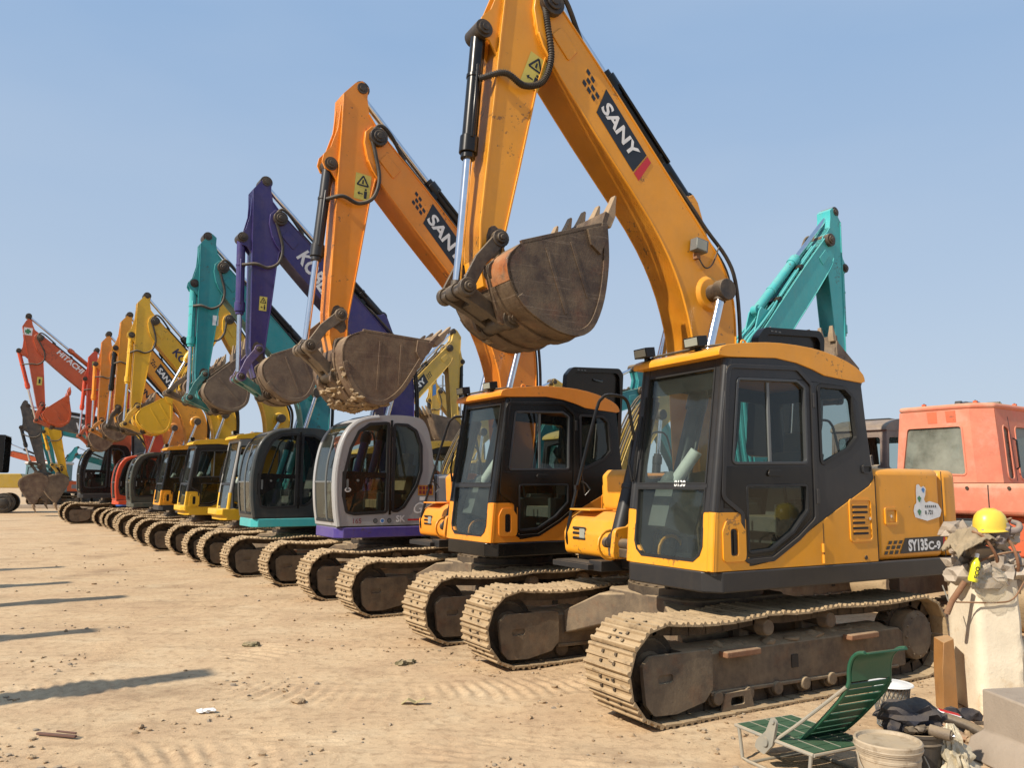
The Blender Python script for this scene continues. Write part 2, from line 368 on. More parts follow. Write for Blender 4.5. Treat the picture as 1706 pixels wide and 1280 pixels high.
def track_shoes(yc, seed):
    rr = random.Random(seed); mb = MB()
    P = LOOP + [LOOP[0]]; cum = [0]
    for a, b in zip(P, P[1:]): cum.append(cum[-1] + math.hypot(b[0] - a[0], b[1] - a[1]))
    N = 48; pitch = cum[-1] / N; j = 0
    for k in range(N):
        d = (k + 0.5) * pitch
        while cum[j + 1] < d: j += 1
        def at(q):
            q %= cum[-1]; i = max(0, min(len(P) - 2, next((t for t in range(len(cum) - 1) if cum[t + 1] >= q), 0)))
            f = (q - cum[i]) / (cum[i + 1] - cum[i]); return (P[i][0] + (P[i + 1][0] - P[i][0]) * f, P[i][1] + (P[i + 1][1] - P[i][1]) * f)
        a = at(d - pitch * 0.46); b = at(d + pitch * 0.46)
        cx, cz = (a[0] + b[0]) / 2, (a[1] + b[1]) / 2; ang = math.atan2(b[1] - a[1], b[0] - a[0]) + rr.uniform(-0.02, 0.02)
        t = (math.cos(ang), math.sin(ang)); nrm = (math.sin(ang), -math.cos(ang)); dy = rr.uniform(-0.004, 0.004)
        h = pitch * 0.485
        prof = [(-h, 0), (-h, .012), (-h + .012, .034), (-h + .026, .034), (-h + .04, .012), (-.012, .012), (-.006, .030), (.010, .030), (.018, .012), (h - .035, .012), (h - .022, .026), (h - .008, .026), (h, .004), (h, -.004)]
        fn = lambda u, v, y: (cx + t[0] * u + nrm[0] * v, y, cz + t[1] * u + nrm[1] * v)
        mb.prism(prof, fn, yc - SHOE_W / 2 + dy, yc + SHOE_W / 2 + dy, M_track)
        for yy in (-.075, -.03, .03, .075):                                   # bolt heads and mud relief holes
            for uu in (-.03, .036):
                if abs(yy) > .05:
                    q = fn(uu, .016, yc + yy); mb.box(q, (.022, .022, .02), M_chain, Matrix.Rotation(-ang, 3, 'Y'))
        if k % 2 == 0: mb.box(fn(.005, .0135, yc), (.05, .035, .006), M_seal, Matrix.Rotation(-ang, 3, 'Y'))
        for yy in (-.09, .09):
            q = fn(0, -.045, yc + yy); mb.box(q, (pitch * 1.06, .035, .085), M_chain, Matrix.Rotation(-ang, 3, 'Y'))
        if rr.random() < .7:                                                 # mud packed between the grousers
            q = fn(rr.uniform(-.03, .03), .012, yc + rr.uniform(-.2, .2)); mb.lump(q, (rr.uniform(.02, .035), rr.uniform(.03, .09), rr.uniform(.010, .018)), M_mud, seed * 97 + k, .5, 1)
    return mb
def wheel(c, r, w, mat, hub=0.5, n=26):
    mb = MB(); x, y, z = c
    for r0, r1, y0, y1 in ((r, r, -w / 2, w / 2), ):
        mb.cyl((x, y + y0, z), (x, y + y1, z), r, mat, n=n)
    for sgn in (1, -1):
        mb.cyl((x, y + sgn * w / 2, z), (x, y + sgn * (w / 2 + .03), z), r * .82, mat, r * .76, n=n)
        mb.cyl((x, y + sgn * (w / 2 + .03), z), (x, y + sgn * (w / 2 + .055), z), r * hub, mat, r * hub * .8, n=16)
    return mb
def sprocket_mb(c, r, w):
    mb = MB(); x, y, z = c; n = 21; prof = []
    for i in range(n):
        for da, rr in ((0, r - .045), (.3, r - .045), (.42, r), (.62, r), (.74, r - .045)):
            a = 2 * math.pi * (i + da) / n; prof.append((x + rr * math.cos(a), z + rr * math.sin(a)))
    mb.side(prof, y - w / 2, y + w / 2, M_chain)
    return mb
def undercarriage(root, k):
    for s, seed in ((1, 3 + k % 3), (-1, 7 + k % 3)):
        yc = s * GAUGE / 2
        t = part('track', ('shoes', s, seed), lambda: track_shoes(yc, seed), root, angle=30)
        def frame():
            mb = MB(); zc = TRK_R
            mb.side(rounded([(.98, .17), (.98, .46), (-1.30, .46), (-1.38, .40), (-1.38, .13), (-1.30, .13), (.9, .16)], .03), yc - .17, yc + .17, M_frame)
            mb.prism([(-1.2, .455), (1.0, .455), (1.0, .50), (-1.2, .50)], lambda a, b, q: (a, yc + q * (1 if b < .48 else .35), b), -.165, .165, M_mud)
            mb.side([(.98, .155), (-1.26, .125), (-1.26, .15), (.98, .185)], yc - .2, yc + .185, M_frame)
            for q in range(34):                                               # soil heaped on the frame
                mb.lump((-1.1 + 2.05 * q / 33 + rnd.uniform(-.03, .03), yc + s * rnd.uniform(-.02, .13), .475), (rnd.uniform(.05, .1), rnd.uniform(.05, .07), rnd.uniform(.02, .045)), M_mud, q + 50, .5, 1)
            return mb
        part('track_frame', ('frame', s), frame, t, .01)
        def yoke():
            mb = MB()
            for q in (1, -1):
                mb.side(rounded([(1.0, .50), (1.58, .505), (1.66, .44), (1.63, .18), (1.56, .10), (1.35, .09), (1.08, .14), (1.0, .22)], .05), yc + q * .185, yc + q * .205, M_frame)
                mb.plate(rounded([(1.0, .50), (1.58, .505), (1.66, .44), (1.63, .18), (1.56, .10), (1.35, .09), (1.08, .14), (1.0, .22)], .05),
                         [rounded([(1.38, .31), (1.52, .31), (1.52, .37), (1.38, .37)], .03)], lambda a, b, tt: (a, tt, b), yc + q * .205, yc + q * .222, M_frame)
            mb.side([(1.0, .2), (1.0, .5), (1.25, .5), (1.25, .2)], yc - .18, yc + .18, M_frame)
            return mb
        part('idler_yoke', ('yoke', s), yoke, t, .006)
        part('idler', ('idler', s), lambda: wheel((TRK_X + .03, yc, TRK_R + .01), .285, .10, M_chain), t, .006)
        part('sprocket', ('sprocket', s), lambda: sprocket_mb((-TRK_XR, yc, TRK_R + .01), .30, .07), t)
        def motor():
            mb = MB(); c = (-TRK_XR, TRK_R + .01)
            mb.cyl((c[0], yc - .12, c[1]), (c[0], yc + .17, c[1]), .215, M_frame, n=30)
            mb.cyl((c[0], yc + s * .17, c[1]), (c[0], yc + s * .20, c[1]), .215, M_frame, .17, n=30)
            for q in range(12):
                a = q * math.pi / 6; mb.cyl((c[0] + .18 * math.cos(a), yc + s * .175, c[1] + .18 * math.sin(a)), (c[0] + .18 * math.cos(a), yc + s * .2, c[1] + .18 * math.sin(a)), .013, M_frame, n=6)
            return mb
        part('final_drive', ('motor', s), motor, t, .008)
        for x in (.37, -.37):
            def carr():
                mb = MB(); mb.cyl((x, yc - .16, .60), (x, yc + .14, .60), .055, M_chain); mb.cyl((x, yc + s * .10, .60), (x, yc + s * .20, .60), .07, M_frame, .06)
                mb.box((x, yc - s * .1, .52), (.10, .08, .16), M_frame); return mb
            part('carrier_roller', ('carr', s, x), carr, t, .008)
        for q in range(7):
            x = -1.0 + q * .32
            def roll():
                mb = MB(); mb.cyl((x, yc - .16, .135), (x, yc + .16, .135), .072, M_chain); mb.cyl((x, yc + s * .16, .135), (x, yc + s * .20, .135), .05, M_frame); return mb
            part('track_roller', ('roll', s, q), roll, t, .006)
        for x in (.72, -.70):
            def step():
                mb = MB(); mb.box((x, yc + s * .23, .455), (.36, .09, .045), M_rust); return mb
            part('step', ('tstep', s, x), step, t, .008)
        def guard():
            mb = MB()
            mb.plate([(.86, .165), (.6, .165), (.56, .03), (.9, .03)], [rounded([(.80, .13), (.67, .13), (.66, .07), (.81, .07)], .02)], lambda a, b, tt: (a, tt, b), yc + s * .185, yc + s * .205, M_frame)
            return mb
        part('track_guide', ('guard', s), guard, t)
        part('frame_opening', ('fopen', s), lambda: (lambda mb: (mb.box((.06, yc + s * .1735, .315), (.075, .008, .10), M_seal), mb)[1])(MB()), t)
    def carbody():
        mb = MB()
        mb.plan(rounded([(.62, .5), (.5, .62), (-.5, .62), (-.62, .5), (-.62, -.5), (-.5, -.62), (.5, -.62), (.62, -.5)], .05), .36, .735, M_frame)
        for sx in (1, -1):
            for sy in (1, -1):
                a = [(sx * .5, sy * .1), (sx * .15, sy * .55)]; b = [(sx * .92, sy * .84), (sx * .42, sy * .84)]
                ring = lambda q, z0, z1: [(q[0][0], q[0][1], z0), (q[1][0], q[1][1], z0), (q[1][0], q[1][1], z1), (q[0][0], q[0][1], z1)]
                m_ = [((a[0][0] + b[0][0]) / 2 + sx * .06, (a[0][1] + b[0][1]) / 2), ((a[1][0] + b[1][0]) / 2 + sx * .02, (a[1][1] + b[1][1]) / 2)]
                mb.loft([ring(a, .42, .72), ring(m_, .40, .69), ring(b, .28, .50)], M_frame)
        return mb
    part('carbody', 'carbody', carbody, root, .015)
    def slew():
        mb = MB(); mb.cyl((0, 0, .72), (0, 0, .80), .62, M_link, n=40); mb.cyl((0, 0, .80), (0, 0, .93), .56, M_frame, n=40)
        for q in range(30):
            a = q * math.pi / 15; mb.cyl((.59 * math.cos(a), .59 * math.sin(a), .795), (.59 * math.cos(a), .59 * math.sin(a), .815), .018, M_chain, n=6)
        return mb
    part('slewing_ring', 'slew', slew, root)
M_rust = worn('rusty_step_iron', (0.20, 0.085, 0.04), rough=0.8, dust=0.3, patch=0.5, patchcol=(.1, .05, .03), streak=0, bump=0.4, scale=6)

# ---- arms.  Reference shapes are those of a 13-14 t digger; every arm maps them onto its own pins.
def sim(a0, b0, a1, b1):
    a0, b0, a1, b1 = (complex(*q) for q in (a0, b0, a1, b1)); k = (b1 - a1) / (b0 - a0)
    def f(p):
        z = a1 + (complex(*p) - a0) * k; return (z.real, z.imag)
    f.k = abs(k); f.ang = math.atan2(k.imag, k.real); return f
FOOT0, BS1, BS2, BK2 = (-.1, 1.55), (1.73, 5.98), (2.02, 5.94), (2.41, 3.30)
BOOM_UP = [(-.24, 1.48), (-.29, 1.7), (-.39, 2.3), (-.445, 2.9), (-.46, 3.3), (-.42, 3.62), (-.28, 3.92), (.02, 4.27), (.58, 4.89), (1.13, 5.49), (1.62, 6.0)]
BOOM_TIP = [(1.70, 6.10), (1.80, 6.12), (1.88, 6.04), (1.90, 5.90)]
BOOM_LO = [(1.86, 5.68), (1.75, 5.47), (1.27, 4.90), (.62, 4.17), (.32, 3.70), (.16, 3.25), (.11, 2.9), (.09, 2.3), (.06, 1.7), (.0, 1.45), (-.12, 1.40)]
STK_FRONT = [(2.46, 6.42), (2.475, 5.9), (2.49, 5.5), (2.505, 5.0), (2.53, 4.3), (2.55, 3.7), (2.53, 3.42), (2.47, 3.18)]
STK_BACK = [(2.38, 3.16), (2.31, 3.28), (2.31, 3.6), (2.20, 4.3), (2.08, 5.1), (2.0, 5.45), (1.93, 5.72), (1.92, 5.98), (2.0, 6.08), (2.12, 6.24), (2.15, 6.44), (2.14, 6.58), (2.22, 6.65), (2.31, 6.60)]
BC_TAB = [(2.468, 6.3), (2.5, 5.98), (2.58, 5.72), (2.66, 5.62), (2.68, 5.52), (2.64, 5.44), (2.57, 5.42), (2.485, 5.3)]
# bucket outline relative to its hinge when the opening is level
BKT = dict(back=[(-.12, .14), (.03, .05), (.08, -.10), (.05, -.30), (-.04, -.48), (-.16, -.60), (-.30, -.66), (-.45, -.655), (-.58, -.57), (-.70, -.43), (-.82, -.22), (-.93, -.02), (-1.02, .14)],
           deep=[(-.12, .14), (.03, .05), (.07, -.12), (.03, -.33), (-.08, -.48), (-.22, -.61), (-.38, -.695), (-.50, -.70), (-.62, -.64), (-.77, -.47), (-.91, -.22), (-.985, -.02), (-1.03, .14)])
def hub(mb, c, y, r, w, mat, sgn=1, pinr=.6):
    mb.cyl((c[0], y - w / 2, c[1]), (c[0], y + w / 2, c[1]), r, mat, n=18)
    for q in (1, -1):
        mb.cyl((c[0], y + q * w / 2, c[1]), (c[0], y + q * (w / 2 + .022), c[1]), r * pinr, M_pin, n=14)
        mb.cyl((c[0], y + q * (w / 2 + .022), c[1]), (c[0], y + q * (w / 2 + .034), c[1]), r * pinr * .55, M_pin, n=8)
def cylinder(root, name, a, b, y, r, frac, mat, nm='rod', gland=None, rodmat=None):
    """hydraulic ram from a (barrel end) to b (rod end), both (x,z)"""
    A, B = Vector((a[0], y, a[1])), Vector((b[0], y, b[1])); d = (B - A).normalized(); L = (B - A).length
    def bar():
        mb = MB(); e = A + d * L * frac
        mb.cyl(A, e, r, mat, n=20); mb.cyl(e - d * .13, e + d * .02, r * 1.22, gland or mat, n=20); mb.cyl(e + d * .02, e + d * .07, r * .95, gland or mat, n=20)
        mb.cyl(A + d * L * frac * .36, A + d * L * frac * .39, r * 1.12, mat, n=20)
        mb.cyl((a[0], y - .055, a[1]), (a[0], y + .055, a[1]), r * 1.15, mat, n=18)
        o = d.cross(Vector((0, 1, 0))) * (r * .2) + Vector((0, 1, 0)) * (r * 1.15)
        mb.tube([A + d * L * frac * .30 + o, A + d * (L * frac - .1) + o], r * .24, gland or mat)
        return mb
    o = part(name, None, bar, root, .004)
    def rod():
        mb = MB(); mb.cyl(A + d * L * frac, B - d * r, r * .56, rodmat or M_chrome, n=18)
        mb.cyl(B - d * r * 1.4, B, r * .75, M_link, n=16); mb.cyl((b[0], y - .05, b[1]), (b[0], y + .05, b[1]), r * 1.05, M_link, n=18)
        return mb
    part(nm, None, rod, o, 0)
    return o
def bucket_mb(mat, hinge, rot, k, W, soil, seed, shape='back', shell=None):
    mb = MB(); c, s = math.cos(rot), math.sin(rot); h = W / 2
    T = lambda p: (hinge[0] + k * (p[0] * c - p[1] * s), hinge[1] + k * (p[0] * s + p[1] * c))
    back = [T(p) for p in smooth2(BKT[shape], 3)]
    fn = lambda a, b, t: (a, t, b)
    mb.strip(back, .028, fn, -h, h, mat)
    side = back
    if shell: mb.strip(back[1:7], -.004, fn, -h + .004, h - .004, shell)
    for q in (1, -1):
        mb.side(side, q * h, q * (h - .022), mat)
        mb.strip(back[8:], .055, fn, q * h, q * (h + .014), mat)                          # wear bar along the edge
        mb.side([T(p) for p in ((-1.02, .13), (-.80, .135), (-.79, .0), (-.86, -.10), (-.95, .0))], q * (h + .002), q * (h + .026), mat)   # side cutter
        mb.side([T(p) for p in ((-.14, .165), (-1.0, .165), (-1.0, .125), (-.14, .125))], q * (h + .0), q * (h - .035), mat)
        mb.side([T(p) for p in ((-.34, .06), (-.34, -.5), (-.37, -.5), (-.37, .06))], q * h, q * (h + .006), mat)
        mb.side([T(p) for p in ((-.60, .06), (-.60, -.42), (-.63, -.42), (-.63, .06))], q * h, q * (h + .006), mat)
        # hinge ears
        ear = rounded([T(p) for p in ((-.10, .06), (-.02, .10), (.08, .06), (.09, -.10), (.10, -.30), (.10, -.42), (.02, -.46), (-.06, -.42), (-.10, -.2))], .04)
        mb.side(ear, q * .18, q * .225, mat)
    lip = T((-1.02, .14)); lip2 = T((-1.10, .19))
    mb.strip([T((-.94, .0)), T((-1.03, .15)), T((-1.09, .22))], .045, fn, -h - .005, h + .005, mat)
    for yy in (-.22, .22):
        mb.strip(back[6:26], -.02, fn, yy - .05, yy + .05, mat)
    for i in range(soil):                                                        # caked soil on the shell and inside
        p = back[rnd.randrange(9, 23)]; mb.lump((p[0], rnd.uniform(-h, h), p[1]), (rnd.uniform(.025, .06), rnd.uniform(.03, .08), rnd.uniform(.018, .034)), M_mud, i, .8, 2)
    return mb, T
def arm(root, A, C, W=.38, SW=.30):
    """boom, stick, bucket and their rams"""
    foot, bs, bk = A.get('foot', FOOT0), A['bs'], A['bk']
    fb = sim(FOOT0, BS1, foot, bs); fs = sim(BS2, BK2, bs, bk)
    bc = A.get('bc') or fs((2.58, 5.53)); top = A.get('top') or fs((2.22, 6.55)); ro = A.get('ro') or fs((2.44, 3.62))
    rl = A.get('rl') or fs((2.77, 3.28)); bl = A.get('bl') or fs((2.40, 2.95))
    fn = lambda a, b, t: (a, t, b)
    h = W / 2
    def boom():
        mb = MB(); up = [fb(p) for p in smooth2(BOOM_UP, 3)]; lo = [fb(p) for p in smooth2(BOOM_LO, 3)]; tip = [fb(p) for p in BOOM_TIP]
        mb.side(up + tip + lo, -h + .012, h - .012, C['boom'])
        mb.strip(up, .016, fn, -h, h, C['boom']); mb.strip(lo, .016, fn, -h, h, C['boom'])
        hub(mb, bs, 0, .115, W + .10, C['pin'], 1, .65); hub(mb, foot, 0, .16, W + .12, C['boom'])
        for q in (1, -1):                                                        # collar castings and welded pads
            mb.side([fb(p) for p in rounded([(1.44, 5.62), (1.62, 5.80), (1.72, 5.70), (1.54, 5.50)], .02)], q * (h - .012), q * (h + .003), C['boom'])
            bp = fb((-.12, 3.56)); mb.cyl((bp[0], q * (h - .02), bp[1]), (bp[0], q * (h + .02), bp[1]), .19 * fb.k, C['boom'], .15 * fb.k, n=24)
            sb = fb((-.0, 4.53)); mb.side([fb(p) for p in ((-.2, 4.1), (-.06, 4.50), (.0, 4.57), (.07, 4.54), (.22, 4.55))], q * .09, q * .115, C['boom'])
        return mb
    ob = part('boom', None, boom, root, .006)
    bp = fb((-.12, 3.56))
    def bpin():
        mb = MB(); mb.cyl((bp[0], -h - .22, bp[1]), (bp[0], h + .22, bp[1]), .085, M_link, n=20)
        for q in (1, -1): mb.cyl((bp[0], q * (h + .12), bp[1]), (bp[0], q * (h + .235), bp[1]), .105, M_link, n=20)
        return mb
    part('boom_pin', None, bpin, ob, .006)
    for q in (1, -1): cylinder(root, 'boom_cylinder', A.get('bcb', (.64, 1.18)), bp, q * (h + .15), .078, .56, C.get('bcyl', M_char), gland=M_char)
    sb = fb((0, 4.53))
    cylinder(root, 'stick_cylinder', sb, top, 0, .075, .50, C['scyl'], gland=C['scyl'])
    hs = SW / 2
    def stick():
        mb = MB(); fr = [fs(p) for p in STK_FRONT]; ba = [fs(p) for p in STK_BACK]
        mb.side(fr + ba, -hs + .013, hs - .013, C['stick'])
        mb.strip(fr[:7], .016, fn, -hs, hs, C['stick']); mb.strip(ba[1:10], .016, fn, -hs, hs, C['stick'])
        for q in (1, -1):
            mb.side([fs(p) for p in BC_TAB], q * .075, q * .098, C['stick'])
            mb.side([fs(p) for p in rounded([(1.9, 5.7), (1.88, 5.98), (2.02, 6.12), (2.18, 6.0), (2.16, 5.7), (2.05, 5.5)], .05)], q * (hs - .013), q * (hs + .006), C['stick'])
        for c_, r_, sd in ((bs, .15, 1), (bc, .11, 2), (ro, .12, 3), (top, .13, 4)):
            pts = []
            for q in range(22):
                a_ = 2 * math.pi * q / 22; rr_ = r_ * (1 + .45 * noise.noise(Vector((math.cos(a_) * 1.7, math.sin(a_) * 1.7, sd * 3.3)))) * (1.35 if math.sin(a_) < -.6 else 1); pts.append((c_[0] + rr_ * math.cos(a_) * .9, c_[1] + rr_ * math.sin(a_)))
            if c_ is ro: mb.side(pts, hs - .013, hs - .0105, M_grease)
        hub(mb, top, 0, .10, SW * .86, C['pin'], 1, .7); hub(mb, bc, 0, .082, .22, C['pin'], 1, .7)
        hub(mb, ro, 0, .06, SW + .11, C['pin'], 1, .8)
        return mb
    os_ = part('stick', None, stick, root, .006)
    cylinder(root, 'bucket_cylinder', bc, rl, 0, .066, A.get('bfrac', .52), C['kcyl'], gland=C.get('gland', C['kcyl']))
    def linkage():
        mb = MB(); y = hs + .03
        for q in (1, -1):
            a, b = Vector(ro), Vector(rl); d = (b - a).normalized(); n_ = Vector((-d.y, d.x))
            L = (b - a).length; bow = A.get('bow', .035)
            out = [a + n_ * .055 - d * .05, a + d * L * .5 + n_ * (.055 + bow), b + n_ * .05 + d * .05, b - n_ * .06 + d * .05, a + d * L * .5 + n_ * (-.055 + bow), a - n_ * .07 - d * .04]
            mb.side(rounded([tuple(p) for p in out], .05), q * y, q * (y + .035), C['link'])
            hub(mb, ro, q * (y + .02), .075, .05, C['link']); hub(mb, rl, q * (y + .02), .075, .06, C['link'])
        mb.cyl((rl[0], -y - .05, rl[1]), (rl[0], y + .05, rl[1]), .058, M_pin)
        return mb
    part('rocker_link', None, linkage, root, .005)
    def hlink():
        mb = MB(); a, b = Vector(rl), Vector(bl); d = (b - a).normalized(); n_ = Vector((-d.y, d.x)); L = (b - a).length
        for q in (1, -1):
            out = [a + n_ * .07 - d * .05, a + d * L * .5 + n_ * .05, b + n_ * .06 + d * .05, b - n_ * .06 + d * .05, a + d * L * .5 - n_ * .05, a - n_ * .07 - d * .05]
            mb.side(rounded([tuple(p) for p in out], .04), q * .085, q * .155, C.get('hlink', C['link']))
        mb.side([tuple(p) for p in (a + d * L * .3 + n_ * .04, a + d * L * .75 + n_ * .04, a + d * L * .75 - n_ * .03, a + d * L * .3 - n_ * .03)], -.09, .09, C.get('hlink', C['link']))
        hub(mb, bl, 0, .075, .34, M_pin)
        return mb
    part('bucket_link', None, hlink, root, .005)
    ang = math.atan2(bl[1] - bk[1], bl[0] - bk[0]) + R(86) + A.get('brot', 0)
    k = A.get('bk_scale', 1.0); Wb = A.get('bk_w', 1.0)
    mb, T = bucket_mb(C['bucket'], bk, ang, k, Wb, A.get('soil', 10), 1, A.get('shape', 'back'), A.get('shell'))
    for c_ in (bk, bl):
        for q in (1, -1): hub(mb, c_, q * .2, .085, .09, M_pin)
    bu = mb.build('bucket', root, .004)
    for i in range(5):
        y = (-.5 + i / 4) * (Wb - .1)
        def tooth():
            m_ = MB(); p0, p1, p2 = T((-1.03, .13)), T((-1.12, .215)), T((-1.235, .365)); nd = Vector((p2[0] - p0[0], p2[1] - p0[1])).normalized(); nn = Vector((-nd.y, nd.x))
            j = rnd.uniform(.88, 1.05)
            def ring(p, w, t_): 
                p = Vector(p); return [(p.x + nn.x * t_, y - w, p.y + nn.y * t_), (p.x + nn.x * t_, y + w, p.y + nn.y * t_), (p.x - nn.x * t_, y + w, p.y - nn.y * t_), (p.x - nn.x * t_, y - w, p.y - nn.y * t_)]
            e = (p1[0] + (p2[0] - p1[0]) * j, p1[1] + (p2[1] - p1[1]) * j)
            m_.loft([ring(p0, .052, .045), ring(p1, .048, .042), ring(((p1[0] + e[0]) / 2, (p1[1] + e[1]) / 2), .038, .024), ring(e, .030, .010)], A.get('tooth', M_tooth)); return m_
        part('tooth', None, tooth, bu, .005)
    if A.get('fill'):
        m_ = MB()
        for i in range(16):
            p = T((rnd.uniform(-.85, -.15), rnd.uniform(.02, .2))); m_.lump((p[0], rnd.uniform(-.35, .35), p[1]), (rnd.uniform(.09, .17),) * 3, M_redsoil, i + 9, .5, 2)
        m_.build('soil_load', bu)
    # hoses: bucket line looping over the stick, feed lines along the boom's back
    def hose():
        m_ = MB(); y = hs + .05; P = lambda p, yy=y: (lambda q: (q[0], yy, q[1]))(fs(p))
        e = Vector(bc).lerp(Vector(rl), .2); yy = .09
        m_.tube([(e.x, yy, e.y)] + [P(p) for p in ((2.45, 5.10), (2.25, 5.05), (2.06, 5.16), (1.99, 5.42), (2.05, 5.72), (2.1, 5.95), (2.0, 6.1), (1.86, 6.02))] + [(lambda q: (q[0], h - .08, q[1] + .03))(fb((1.35, 5.76)))], .024, M_rubber, 8, 6)
        if A.get('corrugate'):
            pts = smooth_path([(e.x, yy, e.y)] + [P(p) for p in ((2.45, 5.10), (2.25, 5.05), (2.06, 5.16), (1.99, 5.42), (2.05, 5.72), (2.1, 5.95))], 24)
            for a_, b_ in list(zip(pts, pts[1:]))[::2]: m_.cyl(a_, a_ + (b_ - a_) * .55, .031, M_rubber, n=10)
        return m_
    part('hose', None, hose, os_)
    def lines():
        m_ = MB()
        for q, yy in enumerate((.13, .06, -.06, -.13)):
            o = .035 + .012 * (q % 2)
            pts = [(lambda r_: (r_[0] - o * .72, yy, r_[1] + o * .69))(fb(p)) for p in ((1.45, 5.82), (.9, 5.24), (.45, 4.74))]
            pts += [(lambda r_: (r_[0], yy * 1.2, r_[1]))(fb(p)) for p in ((.2, 4.55), (-.12, 4.22), (-.38, 3.98), (-.50, 3.74), (-.54, 3.3), (-.52, 2.8), (-.45, 2.2), (-.3, 1.7))]
            m_.tube(pts, .019, C.get('pipe', M_rubber), 8, 4)
        for p in ((1.0, 5.36), (.42, 4.72)):
            r_ = fb(p); m_.box((r_[0] - .02, 0, r_[1] + .02), (.10, W * .9, .06), M_black, Matrix.Rotation(-R(48) - fb.ang, 3, 'Y'))
        return m_
    part('boom_pipes', None, lines, ob)
    return dict(fb=fb, fs=fs, boom=ob, stick=os_, h=h, hs=hs, bucket=bu)
M_redsoil = worn('red_soil', (0.20, 0.075, 0.045), rough=0.95, dust=0.2, patch=0.4, streak=0, bump=0.8, scale=8)

# ---- cabs
def front_x(z):                                          # windscreen plane of the square cab
    pts = [(1.06, 1.0), (1.5, .965), (2.72, .785)]
    if z <= 1.5: return 1.0 + (z - 1.06) / .44 * -.035
    return .965 + (z - 1.5) / 1.22 * -.18
SWOOSH = [(-.95, 1.78), (-.88, 1.71), (-.18, 1.39), (.06, 1.27), (.24, 1.175), (.42, 1.11), (.58, 1.09)]
def seat(parent, x, y, z, mat):
    def f():
        mb = MB()
        mb.box((x, y, z + .04), (.36, .34, .10), M_inner); mb.box((x + .03, y, z + .16), (.50, .50, .13), mat)
        mb.box((x - .25, y, z + .48), (.13, .48, .62), mat, rotm('Y', -12)); mb.box((x - .335, y, z + .87), (.09, .27, .19), mat, rotm('Y', -10))
        for q in (1, -1):
            mb.box((x + .02, y + q * .33, z + .34), (.34, .09, .07), M_inner); mb.box((x + .12, y + q * .33, z + .2), (.36, .16, .26), M_inner)
            mb.cyl((x + .24, y + q * .33, z + .34), (x + .28, y + q * .33, z + .58), .014, M_seal); mb.lump((x + .28, y + q * .33, z + .6), (.03, .03, .05), M_seal, 1, .1)
        return mb
    return part('operator_seat', ('seat', x, y, z, mat.name), f, parent, .03, 3)
def eye_bolt(mb, x, y, z, mat):
    n = 12; mb.tube([(x + .028 * math.cos(a), y, z + .028 + .028 * math.sin(a)) for a in [2 * math.pi * i / n for i in range(n + 1)]], .009, mat, 6)
